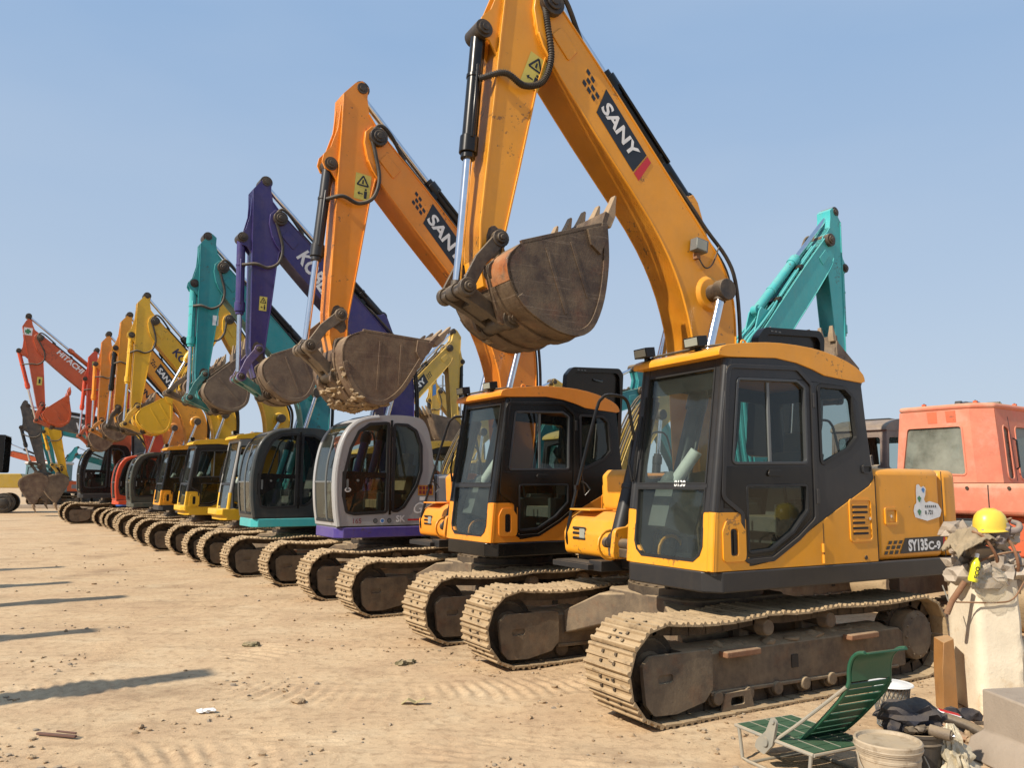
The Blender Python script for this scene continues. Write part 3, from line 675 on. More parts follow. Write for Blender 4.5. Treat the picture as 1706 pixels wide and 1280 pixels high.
def box_cab(root, C, opt):
    fr, body, roofm = C['cab'], C['panel'], C['roof']
    y0, y1 = .25, 1.27
    key = ('boxcab', fr.name, body.name)
    fl = lambda a, b, t: (a, y1 - t, b)
    hole_r = rounded([(-.25, 2.57), (-.62, 2.57), (-.72, 2.5), (-.77, 2.12), (-.64, 2.01), (-.25, 1.86)], .06)
    hole_u = rounded([(.69, 2.555), (.0, 2.585), (-.105, 2.53), (-.10, 1.885), (.775, 1.865)], .05)
    hole_l = rounded([(.63, 1.715), (-.085, 1.725), (-.085, 1.50), (.10, 1.33), (.36, 1.195), (.63, 1.18)], .045)
    if opt.get('open_door'): hole_u = rounded([(.80, 2.55), (.02, 2.57), (-.11, 2.48), (-.10, 1.46), (.2, 1.25), (.6, 1.16), (.88, 1.16), (.90, 1.55)], .06); hole_l = None
    def cab():
        mb = MB()
        outer = [(.962, 1.5), (.785, 2.70), (.25, 2.75), (-.3, 2.72), (-.84, 2.62), (-.875, 2.3), (-.925, 1.9)] + SWOOSH + [(.62, 1.09), (.66, 1.46), (.70, 1.5)]
        if hole_l is None: outer = [(.998, 1.06), (.962, 1.5), (.785, 2.70), (.25, 2.75), (-.3, 2.72), (-.84, 2.62), (-.875, 2.3), (-.925, 1.9)] + SWOOSH[:3] + [(.06, 1.2), (.2, 1.1), (.3, 1.06)]
        mb.plate(outer, [hole_r, hole_u] + ([hole_l] if hole_l else []), fl, 0, .045, fr)
        # far (boom) side and back, so one looks right through the cab
        mb.plate([(.985, 1.06), (.962, 1.5), (.785, 2.70), (.25, 2.75), (-.3, 2.72), (-.84, 2.62), (-.92, 1.9), (-.93, 1.06)],
                 [rounded([(.70, 2.56), (-.74, 2.50), (-.80, 1.95), (.80, 1.75)], .06)], lambda a, b, t: (a, y0 + t, b), 0, .04, fr)
        bx = lambda z: -.84 - (2.62 - z) * .118 if z > 1.9 else -.925
        mb.plate([(y0 + .04, 1.06), (y1 - .045, 1.06), (y1 - .045, 2.62), (y0 + .04, 2.62)], [rounded([(y0 + .12, 1.85), (y1 - .13, 1.85), (y1 - .13, 2.5), (y0 + .12, 2.5)], .06)], lambda a, b, t: (bx(b) + t, a, b), 0, .04, fr)
        # windscreen surround
        fx = lambda a, b, t: (front_x(b) - t, a, b)
        zs = [1.5, 1.9, 2.3, 2.71]
        for ya, yb in ((y0 + .002, y0 + .10), (y1 - .115, y1 - .047)):
            mb.loft([[fx(ya, z, 0), fx(yb, z, 0), fx(yb, z, .04), fx(ya, z, .04)] for z in zs], fr)
        mb.loft([[fx(y0 + .10, z, .002), fx(y1 - .115, z, .002), fx(y1 - .115, z, .038), fx(y0 + .10, z, .038)] for z in (2.63, 2.71)], fr)
        for yy in (y0 + .03, y1 - .035): mb.cyl((front_x(1.5) - .03, yy, 1.5), (front_x(2.70) - .03, yy, 2.70), .042, fr, n=14)   # rounded corner posts
        mb.box((.03, .76, 1.04), (1.86, .96, .03), M_inner)
        return mb
    o = part('cab', key + (bool(hole_l),), cab, root, .006)
    def panel():
        mb = MB()
        if hole_l:
            low = [(1.0, 1.062), (-.95, 1.062)] + SWOOSH + [(.62, 1.09), (.62, 1.40), (.655, 1.47), (.72, 1.5), (.963, 1.5)]
            mb.plate(low, [], fl, -.005, .03, body)
            mb.plate(rounded([(.66, 1.13), (.90, 1.13), (.90, 1.36), (.86, 1.44), (.72, 1.44), (.66, 1.36)], .04), [rounded([(.74, 1.17), (.82, 1.17), (.82, 1.38), (.74, 1.38)], .03)], fl, -.016, -.004, body)
        fx = lambda a, b, t: (front_x(b) - t, a, b)
        U = rounded([(y0, 1.06), (y1, 1.06), (y1, 1.5), (y1 - .115, 1.5), (y1 - .115, 1.24), (y1 - .20, 1.13), (y0 + .20, 1.13), (y0 + .10, 1.24), (y0 + .10, 1.5), (y0, 1.5)], .02)
        mb.plate(U, [], fx, -.004, .04, body)
        for yy in (y0 + .03, y1 - .035): mb.cyl((front_x(1.063) - .028, yy, 1.063), (front_x(1.5) - .028, yy, 1.5), .042, body, n=14)
        return mb
    part('lower_panel', key + ('panel', bool(hole_l)), panel, o, .006)
    if hole_l: part('grip', key + ('grip',), lambda: (lambda mb: (mb.side(rounded([(.745, 1.175), (.815, 1.175), (.815, 1.375), (.745, 1.375)], .03), y1 - .004, y1 + .007, M_seal), mb.box((.78, y1 + .010, 1.275), (.018, .012, .17), M_black), mb)[2])(MB()), o)
    def rgrip():
        mb = MB(); mb.side(rounded([(-.80, 1.83), (-.90, 1.83), (-.90, 1.88), (-.80, 1.88)], .02), y1 - .001, y1 + .006, M_seal)
        mb.strip(rounded([(-.79, 1.82), (-.91, 1.82), (-.91, 1.89), (-.79, 1.89)], .02), .012, lambda a, b, t: (a, t, b), y1, y1 + .016, fr, closed=True); return mb
    part('rear_grip', key + ('rgrip',), rgrip, o)
    if hole_l:
        def door():
            mb = MB()
            path = rounded([(.66, 1.14), (.66, 1.50), (.86, 1.62), (.775, 2.62), (.0, 2.66), (-.165, 2.54), (-.15, 1.44), (.06, 1.30), (.36, 1.15)], .06)
            mb.strip(path, .035, lambda a, b, t: (a, t, b), y1 - .002, y1 + .014, fr, closed=True)
            for lp in (hole_u, hole_l): mb.strip(lp, -.022, lambda a, b, t: (a, t, b), y1 - .03, y1 + .008, M_rim if lp is hole_u else M_seal, closed=True)
            mb.box((.33, y1 - .018, 2.2), (.028, .018, .68), M_trim); mb.plate([(.845, 1.85), (-.135, 1.87), (-.135, 1.465), (.07, 1.315), (.37, 1.165), (.645, 1.155), (.645, 1.44), (.70, 1.525), (.868, 1.535)], [hole_l], lambda a, b, t: (a, y1 + t, b), .001, .006, M_black)
            mb.side(rounded([(.40, 1.78), (.22, 1.78), (.24, 1.83), (.38, 1.83)], .02), y1 + .01, y1 + .022, M_black)
            for z in (1.62, 2.42): mb.cyl((-.19, y1 + .012, z - .06), (-.19, y1 + .012, z + .06), .016, fr)
            return mb
        part('door', key + ('door',), door, o, .003)
        part('door_window', ('boxdw', opt.get('film', 0)), lambda: (lambda mb: (mb.side(hole_u, y1 - .026, y1 - .022, G_side), mb.side(hole_l, y1 - .026, y1 - .022, G_side), mb)[2])(MB()), o)
    else:
        def dooro():
            mb = MB()
            mb.plate(rounded([(-.16, 1.2), (-1.05, 1.2), (-1.05, 2.5), (-.16, 2.55)], .1), [rounded([(-.22, 1.9), (-.98, 1.9), (-.98, 2.42), (-.22, 2.48)], .06)], lambda a, b, t: (a, y1 + .05 + t, b), 0, .03, fr)
            mb.strip(hole_u, -.025, lambda a, b, t: (a, t, b), y1 - .03, y1 + .01, M_seal, closed=True)
            mb.tube([(.80, y1 + .03, 1.4), (.80, y1 + .06, 1.45), (.74, y1 + .06, 2.1), (.74, y1 + .03, 2.15)], .013, M_black)
            return mb
        part('door', key + ('dooro',), dooro, o, .003)
    part('side_window', 'boxsw', lambda: (lambda mb: (mb.side(hole_r, y1 - .03, y1 - .026, G_side), mb.strip(hole_r, -.03, lambda a, b, t: (a, t, b), y1 - .03, y1 + .007, M_seal, closed=True), mb)[2])(MB()), o)
    fx = lambda a, b, t: (front_x(b) - t, a, b)
    def pane(z0, z1, m, r=.02, dx=.02, bot=False):
        mb = MB(); ya, yb = y0 + .095, y1 - .11
        if bot: poly = [(ya, z1), (yb, z1), (yb, z0 + .12), (yb - .03, z0 + .05), (yb - .10, z0), (ya + .10, z0), (ya + .03, z0 + .05), (ya, z0 + .12)]
        else: poly = [(ya, z0), (yb, z0), (yb, z1), (ya, z1)]
        mb.prism(poly, fx, dx, dx + .004, m)
        if bot: mb.strip(poly, .022, fx, -.008, .03, M_seal, closed=True)
        else: mb.strip(poly, -.02, fx, -.008, .03, M_seal, closed=True)
        return mb
    part('windscreen', 'bws', lambda: pane(1.715, 2.64, G_clear), o)
    part('lower_windscreen', 'bwl', lambda: pane(1.12, 1.69, G_clear, bot=True), o)
    part('sun_film', 'bsf', lambda: (lambda mb: (mb.prism([(y0 + .11, 2.47), (y1 - .12, 2.47), (y1 - .12, 2.62), (y0 + .11, 2.62)], fx, .028, .031, G_visor), mb)[1])(MB()), o)
    def bar():
        mb = MB(); mb.loft([[fx(y0 + .09, z, -.004), fx(y1 - .10, z, -.004), fx(y1 - .10, z, .02), fx(y0 + .09, z, .02)] for z in (1.685, 1.72)], M_char)
        if opt.get('fleet_no'):
            vs, fs_, asp = text_polys(opt['fleet_no'], .03)
            mb.add([(front_x(1.70 + y * .05) + .008, .80 + x * .05, 1.695 + y * .05) for x, y in vs], fs_, M_white)
        return mb
    part('window_bar', ('bar', opt.get('fleet_no')), bar, o)
    def roof():
        mb = MB()
        prof = smooth2([(.885, 2.715), (.88, 2.76), (.80, 2.805), (.5, 2.85), (.2, 2.875), (-.2, 2.87), (-.52, 2.825), (-.76, 2.755), (-.865, 2.69), (-.885, 2.63)], 2) + [(-.84, 2.615), (-.55, 2.63), (-.34, 2.645), (-.2, 2.685), (.0, 2.725), (.25, 2.745), (.78, 2.71)]
        mb.side(prof, y0 - .015, y1 + .012, roofm)
        for x, y in ((.52, y1 - .08), (-.55, y1 - .08), (.2, y0 + .06)): eye_bolt(mb, x, y, 2.825 if x > 0 else 2.765, roofm)
        return mb
    part('cab_roof', ('broof', roofm.name), roof, o, .045, 4)
    def hatch():
        mb = MB(); mb.box((.05, .76, 2.865), (.75, .70, .04), M_seal); mb.tube([(.8, y0 + .05, 2.80), (.83, .5, 2.815), (.83, 1.1, 2.815), (.7, y1 - .1, 2.83)], .012, M_rubber)
        return mb
    part('roof_hatch', 'bhatch', hatch, o, .01)
    for i, yy in enumerate((1.0, .36)):
        def lamp():
            mb = MB(); mb.box((.86, yy, 2.86), (.10, .17, .085), M_black, rotm('Y', 8)); mb.box((.912, yy, 2.853), (.006, .145, .065), M_lamp, rotm('Y', 8))
            mb.box((.83, yy, 2.80), (.03, .05, .06), M_black); return mb
        if i == 0 or opt.get('lamps', 2) == 2: part('work_lamp', ('blamp', yy), lamp, o, .008)
    def wiper():
        mb = MB(); P = lambda y, z, d=.03: (front_x(z) + d, y, z)
        mb.tube([P(y0 + .06, 1.75), P(y0 + .08, 2.1, .045), P(y0 + .09, 2.3, .04)], .010, M_black); mb.box(P(y0 + .095, 2.2, .018), (.012, .012, .55), M_seal, rotm('Y', -8))
        mb.tube([P(y0 + .04, 1.74, .03), P(y0 - .01, 1.9, .05), P(y0 - .005, 2.1, .04)], .012, M_black)
        return mb
    part('wiper', 'bwiper', wiper, o)
    seat(o, -.25, .78, 1.22, opt.get('seat', M_seat))
    def console():
        mb = MB(); mb.box((.62, .45, 1.5), (.34, .22, .40), M_innerlight, rotm('Y', -18)); mb.cyl((.62, .44, 1.72), (.50, .60, 2.0), .055, M_white); mb.lump((.62, .40, 1.74), (.10, .09, .09), M_innerlight, 4, .1)
        mb.box((.1, .42, 1.3), (.9, .2, .45), M_inner)
        for yy in (.74, .82): mb.tube([(.62, yy, 1.08), (.64, yy, 1.35), (.52, yy, 1.62), (.48, yy, 1.78)], .012, M_chain)
        mb.box((.66, .78, 1.12), (.22, .34, .06), M_seal); mb.lump((.66, 1.08, 1.2), (.10, .08, .14), M_seal, 7, .3)
        return mb
    part('control_console', 'bcons', console, o, .02)
    return o
RC = [(1.36, 1.08), (1.405, 1.38), (1.425, 1.74), (1.40, 2.05), (1.335, 2.34), (1.225, 2.55), (1.06, 2.685), (.84, 2.75), (.45, 2.785), (.10, 2.77), (-.04, 2.70), (-.13, 2.52), (-.20, 2.2), (-.245, 1.7), (-.265, 1.08)]
def round_cab(root, C, opt):
    shell = C['cab']; y0, y1 = .22, 1.20; key = ('roundcab', shell.name)
    P = smooth2(RC, 4); fl = lambda a, b, t: (a, y1 - t, b)
    hole_d = rounded([(1.245, 1.27), (1.30, 1.5), (1.30, 1.85), (1.21, 2.25), (1.08, 2.52), (.90, 2.645), (.62, 2.675), (.555, 2.665), (.555, 1.26), (1.10, 1.235)], .07)
    hole_r = rounded([(.50, 2.665), (.25, 2.66), (.085, 2.57), (-.015, 2.32), (-.025, 1.92), (.05, 1.68), (.27, 1.34), (.39, 1.275), (.50, 1.275)], .07)
    def cab():
        mb = MB()
        mb.plate(P, [hole_d, hole_r], fl, 0, .05, shell)
        mb.plate(P, [rounded([(1.25, 1.75), (1.2, 2.3), (1.0, 2.58), (.1, 2.6), (-.02, 2.3), (.0, 1.75)], .06)], lambda a, b, t: (a, y0 + t, b), 0, .045, shell)
        i0 = next(i for i, p in enumerate(P) if p[1] > 1.14); i1 = next(i for i, p in enumerate(P) if p[1] > 2.60)
        fn = lambda a, b, t: (a, t, b)
        mb.strip(P[:i0 + 1], -.03, fn, y0 + .045, y1 - .05, shell)
        mb.strip(P[i1:], -.03, fn, y0 + .045, y1 - .05, shell)
        for ya, yb in ((y0 + .045, y0 + .09), (y1 - .14, y1 - .05)): mb.strip(P[i0:i1 + 1], -.03, fn, ya, yb, shell)
        mb.tube([(a - .035 if b < 2.5 else a - .02, y1 - .034, b - (0 if b < 2.5 else .03)) for a, b in P[:30]], .045, shell, 12)   # rounded door-side post
        mb.box((.6, .71, 1.07), (1.5, .9, .03), M_inner)
        return mb
    o = part('cab', key, cab, root, .006)
    fn = lambda a, b, t: (a, t, b)
    def rim():
        mb = MB()
        for lp in (hole_d, hole_r): mb.strip(lp, -.045, fn, y1 - .04, y1 + .008, M_seal, closed=True)
        mb.side(rounded([(1.31, 1.90), (.56, 1.88), (.56, 1.80), (.94, 1.80), (1.0, 1.62), (1.20, 1.50), (1.31, 1.50)], .03), y1 - .03, y1 + .002, M_black)
        mb.side(rounded([(1.24, 1.78), (1.21, 1.78), (1.21, 1.6), (1.24, 1.6)], .01), y1, y1 + .012, M_trim); mb.cyl((1.06, y1, 1.76), (1.06, y1 + .012, 1.76), .02, M_trim)
        mb.box((.528, y1 + .004, 1.97), (.035, .014, 1.46), C.get('post', M_black))
        for z in (1.38, 2.52): mb.box((.528, y1 + .012, z), (.04, .025, .16), M_black)
        return mb
    part('door', key + ('rim',), rim, o, .002)
    part('door_window', 'rdw', lambda: (lambda mb: (mb.side(hole_d, y1 - .028, y1 - .024, G_side), mb)[1])(MB()), o)
    part('side_window', 'rsw', lambda: (lambda mb: (mb.side(hole_r, y1 - .028, y1 - .024, G_side), mb)[1])(MB()), o)
    i0 = next(i for i, p in enumerate(P) if p[1] > 1.14); im = next(i for i, p in enumerate(P) if p[1] > 1.70); i1 = next(i for i, p in enumerate(P) if p[1] > 2.60)
    part('windscreen', 'rws', lambda: (lambda mb: (mb.strip([(a - .014, b) for a, b in P[im:i1 + 1]], -.005, fn, y0 + .09, y1 - .14, G_clear), mb)[1])(MB()), o)
    part('lower_windscreen', 'rwl', lambda: (lambda mb: (mb.strip([(a - .014, b) for a, b in P[i0:im + 1]], -.005, fn, y0 + .09, y1 - .14, G_clear), mb)[1])(MB()), o)
    for k, s in ((im, .014), (i0, .02), (i1, .02)): part('window_bar', ('rbar', k), lambda: (lambda mb: (mb.box((P[k][0] - .01, (y0 + y1) / 2 - .025, P[k][1]), (.03, .76, s * 2), M_trim if k == im else M_seal), mb)[1])(MB()), o)
    def rail():
        mb = MB(); y = y1 - .22
        mb.tube([(1.36, y, 1.16), (1.44, y, 1.18), (1.465, y, 1.4), (1.485, y, 1.74), (1.46, y, 2.06), (1.40, y, 2.32), (1.36, y - .06, 2.42), (1.32, y - .2, 2.44)], .016, C.get('railm', M_trim), 8, 5)
        mb.tube([(1.43, y - .12, 1.95), (1.42, y - .08, 2.15), (1.36, y - .03, 2.3)], .010, M_black)
        return mb
    part('handrail', key + ('rail',), rail, o)
    def top():
        mb = MB(); mb.side([(1.0, 2.70), (.84, 2.775), (.2, 2.80), (.2, 2.77), (.8, 2.745)], y0 + .14, y1 - .2, M_seal); return mb
    part('roof_hatch', 'rtop', top, o, .006)
    seat(o, .35, .72, 1.24, opt.get('seat', M_tan))
    def console():
        mb = MB(); mb.box((1.1, .38, 1.45), (.26, .18, .5), M_inner, rotm('Y', -10)); mb.box((.5, .36, 1.35), (.9, .2, .5), M_inner)
        for yy in (.68, .78): mb.tube([(1.12, yy, 1.1), (1.12, yy, 1.4), (1.02, yy, 1.6), (.98, yy, 1.8)], .012, M_chain)
        return mb
    part('control_console', 'rcons', console, o, .02)
    return o
# ---- upper body
TAIL = [(-2.15, 1.262), (-2.24, 1.23), (-2.31, 1.12), (-2.37, .82), (-2.41, .45), (-2.42, .15)]
def tail(): return TAIL + [(x, -y) for x, y in TAIL[::-1]]
def upper(root, C, opt):
    kind = opt['cab']; yl = 1.27 if kind == 'box' else 1.20; xr = -.95 if kind == 'box' else -.27
    fxx = 1.005 if kind == 'box' else 1.37
    zt = 1.87
    nose = opt.get('nose', 0)
    def deck():
        mb = MB()
        arc = [(x + .03, y) for x, y in tail()]
        plan = [(fxx + nose, .30), (fxx + nose, yl - .12), (fxx + nose - .10, yl + .008)] + [(-1.85, yl + .008)] + arc + [(-1.85, -1.27), (.45, -1.27), (.45, .22), (fxx - .05, .22)]
        if nose:
            mb.loft([[(x - .10 * (x > .6), y, z) if z < 1 else (x, y, z) for x, y in plan] for z in (.90, .97)] + [[(x, y, z) for x, y in plan] for z in (1.02, 1.15)], C['skirt'])
        else: mb.plan(rounded(plan, .03), .90, 1.058, C['skirt'])
        return mb
    part('deck', ('deck', kind, C['skirt'].name, nose), deck, root, .012)
    def hood():
        mb = MB()
        mb.plan([(xr, yl), (-1.93, yl), (-1.93, -1.22), (xr, -1.22)] if kind == 'box' else [(xr, yl), (-1.93, yl), (-1.93, -1.22), (-.9, -1.22), (-.9, .2), (xr, .2)], 1.06, zt, C['hood'])
        return mb
    ho = part('engine_hood', ('hood', kind, C['hood'].name), hood, root, .06, 4)
    def cwt():
        mb = MB(); mb.plan([(-1.945, 1.266)] + tail() + [(-1.945, -1.266)], 1.062, zt - .005, C['cw']); return mb
    part('counterweight', ('cw', C['cw'].name), cwt, root, .07, 4)
    dk = (kind, C['panel'].name, C['hood'].name)
    if kind == 'box':
        for q, (a, b) in enumerate((((-.245, 1.07), (-.245, 1.40)), ((-.955, 1.07), (-.955, 1.80)), ((-1.942, 1.07), (-1.942, 1.85)))):
            part('panel_seam', ('seam', q), lambda: (lambda mb: (mb.side([(a[0], a[1]), (a[0] - .006, a[1]), (b[0] - .006, b[1]), b], yl + .001, yl + .007, M_seal), mb)[1])(MB()), ho)
        def vent():
            mb = MB(); fr_ = rounded([(-.585, 1.235), (-.885, 1.235), (-.885, 1.60), (-.585, 1.60)], .04)
            mb.plate(fr_, [rounded([(-.60, 1.25), (-.87, 1.25), (-.87, 1.585), (-.60, 1.585)], .03)], lambda a, b, t: (a, t, b), yl + .002, yl + .014, C['panel'])
            mb.side(rounded([(-.60, 1.25), (-.87, 1.25), (-.87, 1.585), (-.60, 1.585)], .03), yl + .001, yl + .006, C['panel'])
            for q in range(6): x1 = -.83 if q not in (2, 3) else -.79; mb.side(rounded([(-.63, 1.295 + q * .045), (x1, 1.295 + q * .045), (x1, 1.315 + q * .045), (-.63, 1.315 + q * .045)], .006), yl + .004, yl + .009, M_seal); mb.side([(-.63, 1.317 + q * .045), (x1, 1.317 + q * .045), (x1, 1.327 + q * .045), (-.63, 1.327 + q * .045)], yl + .004, yl + .016, C['panel'])
            mb.cyl((-.845, yl + .004, 1.43), (-.845, yl + .02, 1.43), .014, M_chrome); return mb
        part('vent_grille', ('vent',) + dk, vent, ho)
        def latch():
            mb = MB(); fr2 = rounded([(-1.07, 1.37), (-1.25, 1.37), (-1.25, 1.52), (-1.07, 1.52)], .02)
            mb.plate(fr2, [rounded([(-1.09, 1.39), (-1.23, 1.39), (-1.23, 1.50), (-1.09, 1.50)], .02)], lambda a, b, t: (a, t, b), yl - .002, yl + .012, C['hood'])
            mb.side([(-1.10, 1.40), (-1.20, 1.40), (-1.20, 1.49), (-1.10, 1.49)], yl - .002, yl + .006, C['hood']); mb.cyl((-1.15, yl, 1.445), (-1.15, yl + .014, 1.445), .014, M_chrome); return mb
        part('latch', ('latch',) + dk, latch, ho)
        for z in (1.20, 1.11): part('hinge', ('hinge', z) + dk, lambda: (lambda mb: (mb.cyl((-.235, yl + .008, z - .035), (-.235, yl + .008, z + .035), .013, C['panel']), mb)[1])(MB()), ho)
        part('plug', 'plug', lambda: (lambda mb: (mb.cyl((-.78, yl - .01, 1.10), (-.78, yl + .012, 1.10), .018, M_pin), mb)[1])(MB()), ho)
    else:
        part('panel_seam', 'rseam', lambda: (lambda mb: (mb.box((-.27, yl - .001, 1.46), (.012, .008, .79), M_seal), mb)[1])(MB()), ho)
        part('vent_grille', 'rvent', lambda: (lambda mb: ([mb.side([(-1.2, 1.3 + q * .05), (-1.6, 1.3 + q * .05), (-1.6, 1.32 + q * .05), (-1.2, 1.32 + q * .05)], yl + .001, yl + .005, M_seal) for q in range(6)], mb.side([(-1.18, 1.28), (-1.62, 1.28), (-1.62, 1.59), (-1.18, 1.59)], yl - .002, yl + .0015, C['hood']), mb)[2])(MB()), ho)
    if opt.get('hood_open', kind == 'box'):
        def lid():
            mb = MB(); sh = lambda a, b, t: (a, -.36 + t + (b - 1.9) * .08, b)
            poly = rounded([(-1.10, 2.02), (-2.12, 2.02), (-2.20, 2.4), (-2.20, 3.38), (-2.12, 3.46), (-1.24, 3.41), (-1.14, 3.30)], .09)
            mb.prism(poly, sh, 0, .05, M_black)
            mb.plate(poly, [rounded([(-1.18, 2.1), (-2.08, 2.1), (-2.13, 2.42), (-2.13, 3.32), (-2.08, 3.385), (-1.29, 3.34), (-1.21, 3.26)], .08)], sh, .05, .10, M_black)
            for q in range(3): mb.prism([(-1.32 - q * .06, 3.37), (-1.36 - q * .06, 3.37), (-1.36 - q * .06, 3.385), (-1.32 - q * .06, 3.385)], sh, .10, .104, M_trim)
            mb.tube([sh(-1.66, 3.27, .06), sh(-1.68, 3.25, .09), sh(-1.80, 3.24, .09), sh(-1.82, 3.26, .06)], .010, M_trim)
            mb.tube([sh(-1.14, 3.05, .03), sh(-1.02, 3.08, .06), sh(-1.0, 2.9, .08), sh(-1.04, 2.6, .08)], .016, M_rubber, 8, 4)
            mb.cyl((-1.7, -.3, 1.85), sh(-1.75, 2.7, .05), .014, M_chrome)
            return mb
        part('raised_hood_lid', 'lid', lid, root, .015)
    def tank():
        mb = MB()
        mb.side(rounded([(.14, .99), (.16, 1.70), (.10, 1.80), (-.97, 1.80), (-.97, .99)], .05), -1.22, -.42, C['hood'])
        mb.side(rounded([(.62, 1.0), (.635, 1.22), (.57, 1.36), (.42, 1.44), (.15, 1.45), (.15, 1.0)], .07), -1.25, -.46, C['panel'])
        mb.side(rounded([(.45, 1.46), (.47, 1.80), (.40, 1.86), (.17, 1.86), (.17, 1.46)], .05), -.80, -.44, C['panel'])
        mb.box((.45, -1.02, 1.455), (.30, .36, .02), C['panel'])
        for q in range(3): mb.box((.632, -.98, 1.17 + q * .05), (.02, .22, .028), M_seal)
        mb.box((.632, -.92, 1.22), (.026, .09, .10), M_lamp)
        return mb
    part('tool_box', ('tank', C['hood'].name, C['panel'].name), tank, root, .02, 3)
    def step():
        mb = MB(); mb.box((.62, -.95, .915), (.30, .62, .055), M_char); mb.box((.5, -.62, .93), (.4, .2, .10), M_char)
        for q in range(9): mb.box((.52 + q * .028, -.95, .946), (.010, .56, .012), M_char)
        return mb
    part('access_step', 'astep', step, root, .006)
    def rail():
        mb = MB(); y = -1.2
        mb.tube([(.50, y, 1.04), (.60, y, 1.08), (.62, y, 1.25), (.45, y, 1.85), (.24, y, 2.52), (.17, y, 2.64), (.08, y, 2.69), (-.12, y, 2.68), (-.2, y, 2.6), (-.24, y, 2.4), (-.38, y, 1.8)], .019, M_black, 8, 3)
        mb.tube([(.47, y, 1.75), (.41, y + .03, 1.72), (.38, y + .06, 1.66), (.42, y + .03, 1.60), (.45, y, 1.86)], .009, M_black); mb.box((.5, y, 1.68), (.05, .04, .05), M_black)
        return mb
    if opt.get('rail', True): part('handrail', 'hrail', rail, root)
    def towers():
        mb = MB()
        for q in (1, -1): mb.side(rounded([(.78, 1.02), (.74, 1.3), (.6, 1.32), (.1, 1.75), (-.25, 1.78), (-.5, 1.06)], .06), q * .24, q * .29, C['panel'])
        for q in (1, -1):
            n = 16; mb.strip([(.66 + .12 * math.cos(a), 1.14 + .12 * math.sin(a)) for a in [2 * math.pi * i / n for i in range(n)]], .03, lambda a, b, t: (a, t, b), q * .42, q * .44, C['panel'], closed=True)
        mb.cyl((.66, -.5, 1.16), (.66, .22, 1.16), .05, M_link)
        mb.box((0, -.1, 1.08), (1.4, .62, .08), M_link)
        return mb
    part('boom_bracket', ('tower', C['panel'].name), towers, root, .008)
def sticker_721(root, y):
    mb = MB(); F = Face2D(mb, (-1.49, 1.43), 0, y)
    pts = rounded([(.0, .06), (.02, .0), (.20, -.035), (.40, .0), (.43, .06), (.38, .12), (.25, .145), (.19, .13), (.165, .16), (.19, .20), (.205, .26), (.17, .285), (.13, .27), (.10, .30), (.06, .295), (.05, .22), (.05, .13), (.02, .11)], .02)
    F.poly(pts, M_white)
    for (u, v, r, m) in ((.095, .165, .026, M_green), (.085, .045, .026, M_green), (.16, .245, .022, M_blue)):
        F.poly([(u + r * (1 + .3 * math.sin(3 * a)) * math.cos(a), v + r * (1 + .2 * math.cos(4 * a)) * math.sin(a)) for a in [2 * math.pi * i / 14 for i in range(14)]], m, .005)
    F.text('721', .215, .022, .042, M_ink, bold=.02, shear=.2); F.poly([(.17, .025), (.195, .025), (.195, .058), (.17, .058)], M_trim, .005)
    for q in range(6): F.poly([(.175 + q * .03, .085), (.195 + q * .03, .085), (.195 + q * .03, .108), (.175 + q * .03, .108)], M_trim, .005)
    mb.build('sticker', root)
def model_plate(root, y):
    mb = MB(); F = Face2D(mb, (-1.03, 1.10), R(0.5), y)
    k = 1.08
    F.poly([(.21 * k, .012), (.84 * k, .012), (.84 * k, .145), (.29 * k, .145)], M_ink)
    F.poly([(.80 * k, .012), (.845 * k, .012), (.845 * k, .145), (.83 * k, .145)], M_red, .0045)
    for i in range(3):
        for j in range(3): u = .0 + i * .075 + j * .032; F.poly([(u, .012 + j * .043), (u + .048, .012 + j * .043), (u + .066, .042 + j * .043), (u + .018, .042 + j * .043)], M_ink)
    F.text('SY135', .325 * k, .026, .105, M_white, width=.29, bold=.045); F.text('C-9', .60 * k, .026, .08, M_white, width=.19, bold=.045)
    mb.build('model_plate', root)
def boom_brand(A, arm_, txt, style, side=1, p0=(1.22, 5.16), p1=(.77, 4.63), height=.2, mat=None, raw=False):
    """lettering along the boom's side"""
    fb = (lambda p: p) if raw else arm_['fb']; a, b = fb(p0), fb(p1); mb = MB()
    y = side * (arm_['h'] - .012 + .001)
    L = math.hypot(b[0] - a[0], b[1] - a[1]); vx = -(b[0] - a[0]) * side; vz = b[1] - a[1]
    if vx < 0: a, b = b, a; vx, vz = -vx, -vz
    ang = math.atan2(vz, vx); F = Face2D(mb, a, ang, y, side)
    h = height
    if style == 'sany':
        if side > 0:
            F.poly([(.02, -.045), (L + .10, -.045), (L + .06, h * .98), (-.10, h * .98)], M_ink)
            F.poly([(L + .115, -.045), (L + .20, -.045), (L + .14, h * .98), (L + .075, h * .98)], M_red)
            for i in range(3):
                for j in range(4 - i if i else 3):
                    u_ = -.27 + i * .075 - .03 * j + (.035 if j % 2 else 0); v_ = .0 + j * .055
                    F.poly([(u_, v_), (u_ + .05, v_), (u_ + .035, v_ + .038), (u_ - .015, v_ + .038)], M_ink)
        else:
            F.poly([(-.08, -.045), (L + .02, -.045), (L + .1, h * .98), (.0, h * .98)], M_ink)
            F.poly([(-.17, -.045), (-.10, -.045), (-.02, h * .98), (-.09, h * .98)], M_red)
            for i in range(3):
                for j in range(3): F.poly([(L + .08 + i * .07 + .02 * j, .0 + j * .055), (L + .12 + i * .07 + .02 * j, .0 + j * .055), (L + .13 + i * .07 + .02 * j, .035 + j * .055), (L + .09 + i * .07 + .02 * j, .035 + j * .055)], M_ink)
        F.text(txt, .01, .02, h * .66, M_white, width=L * .98, bold=.03)
    else:
        F.text(txt, 0, 0, h, mat or M_white, width=L, bold=.035 if style == 'bold' else .015, shear=.0)
    return mb.build('lettering', arm_['boom'])
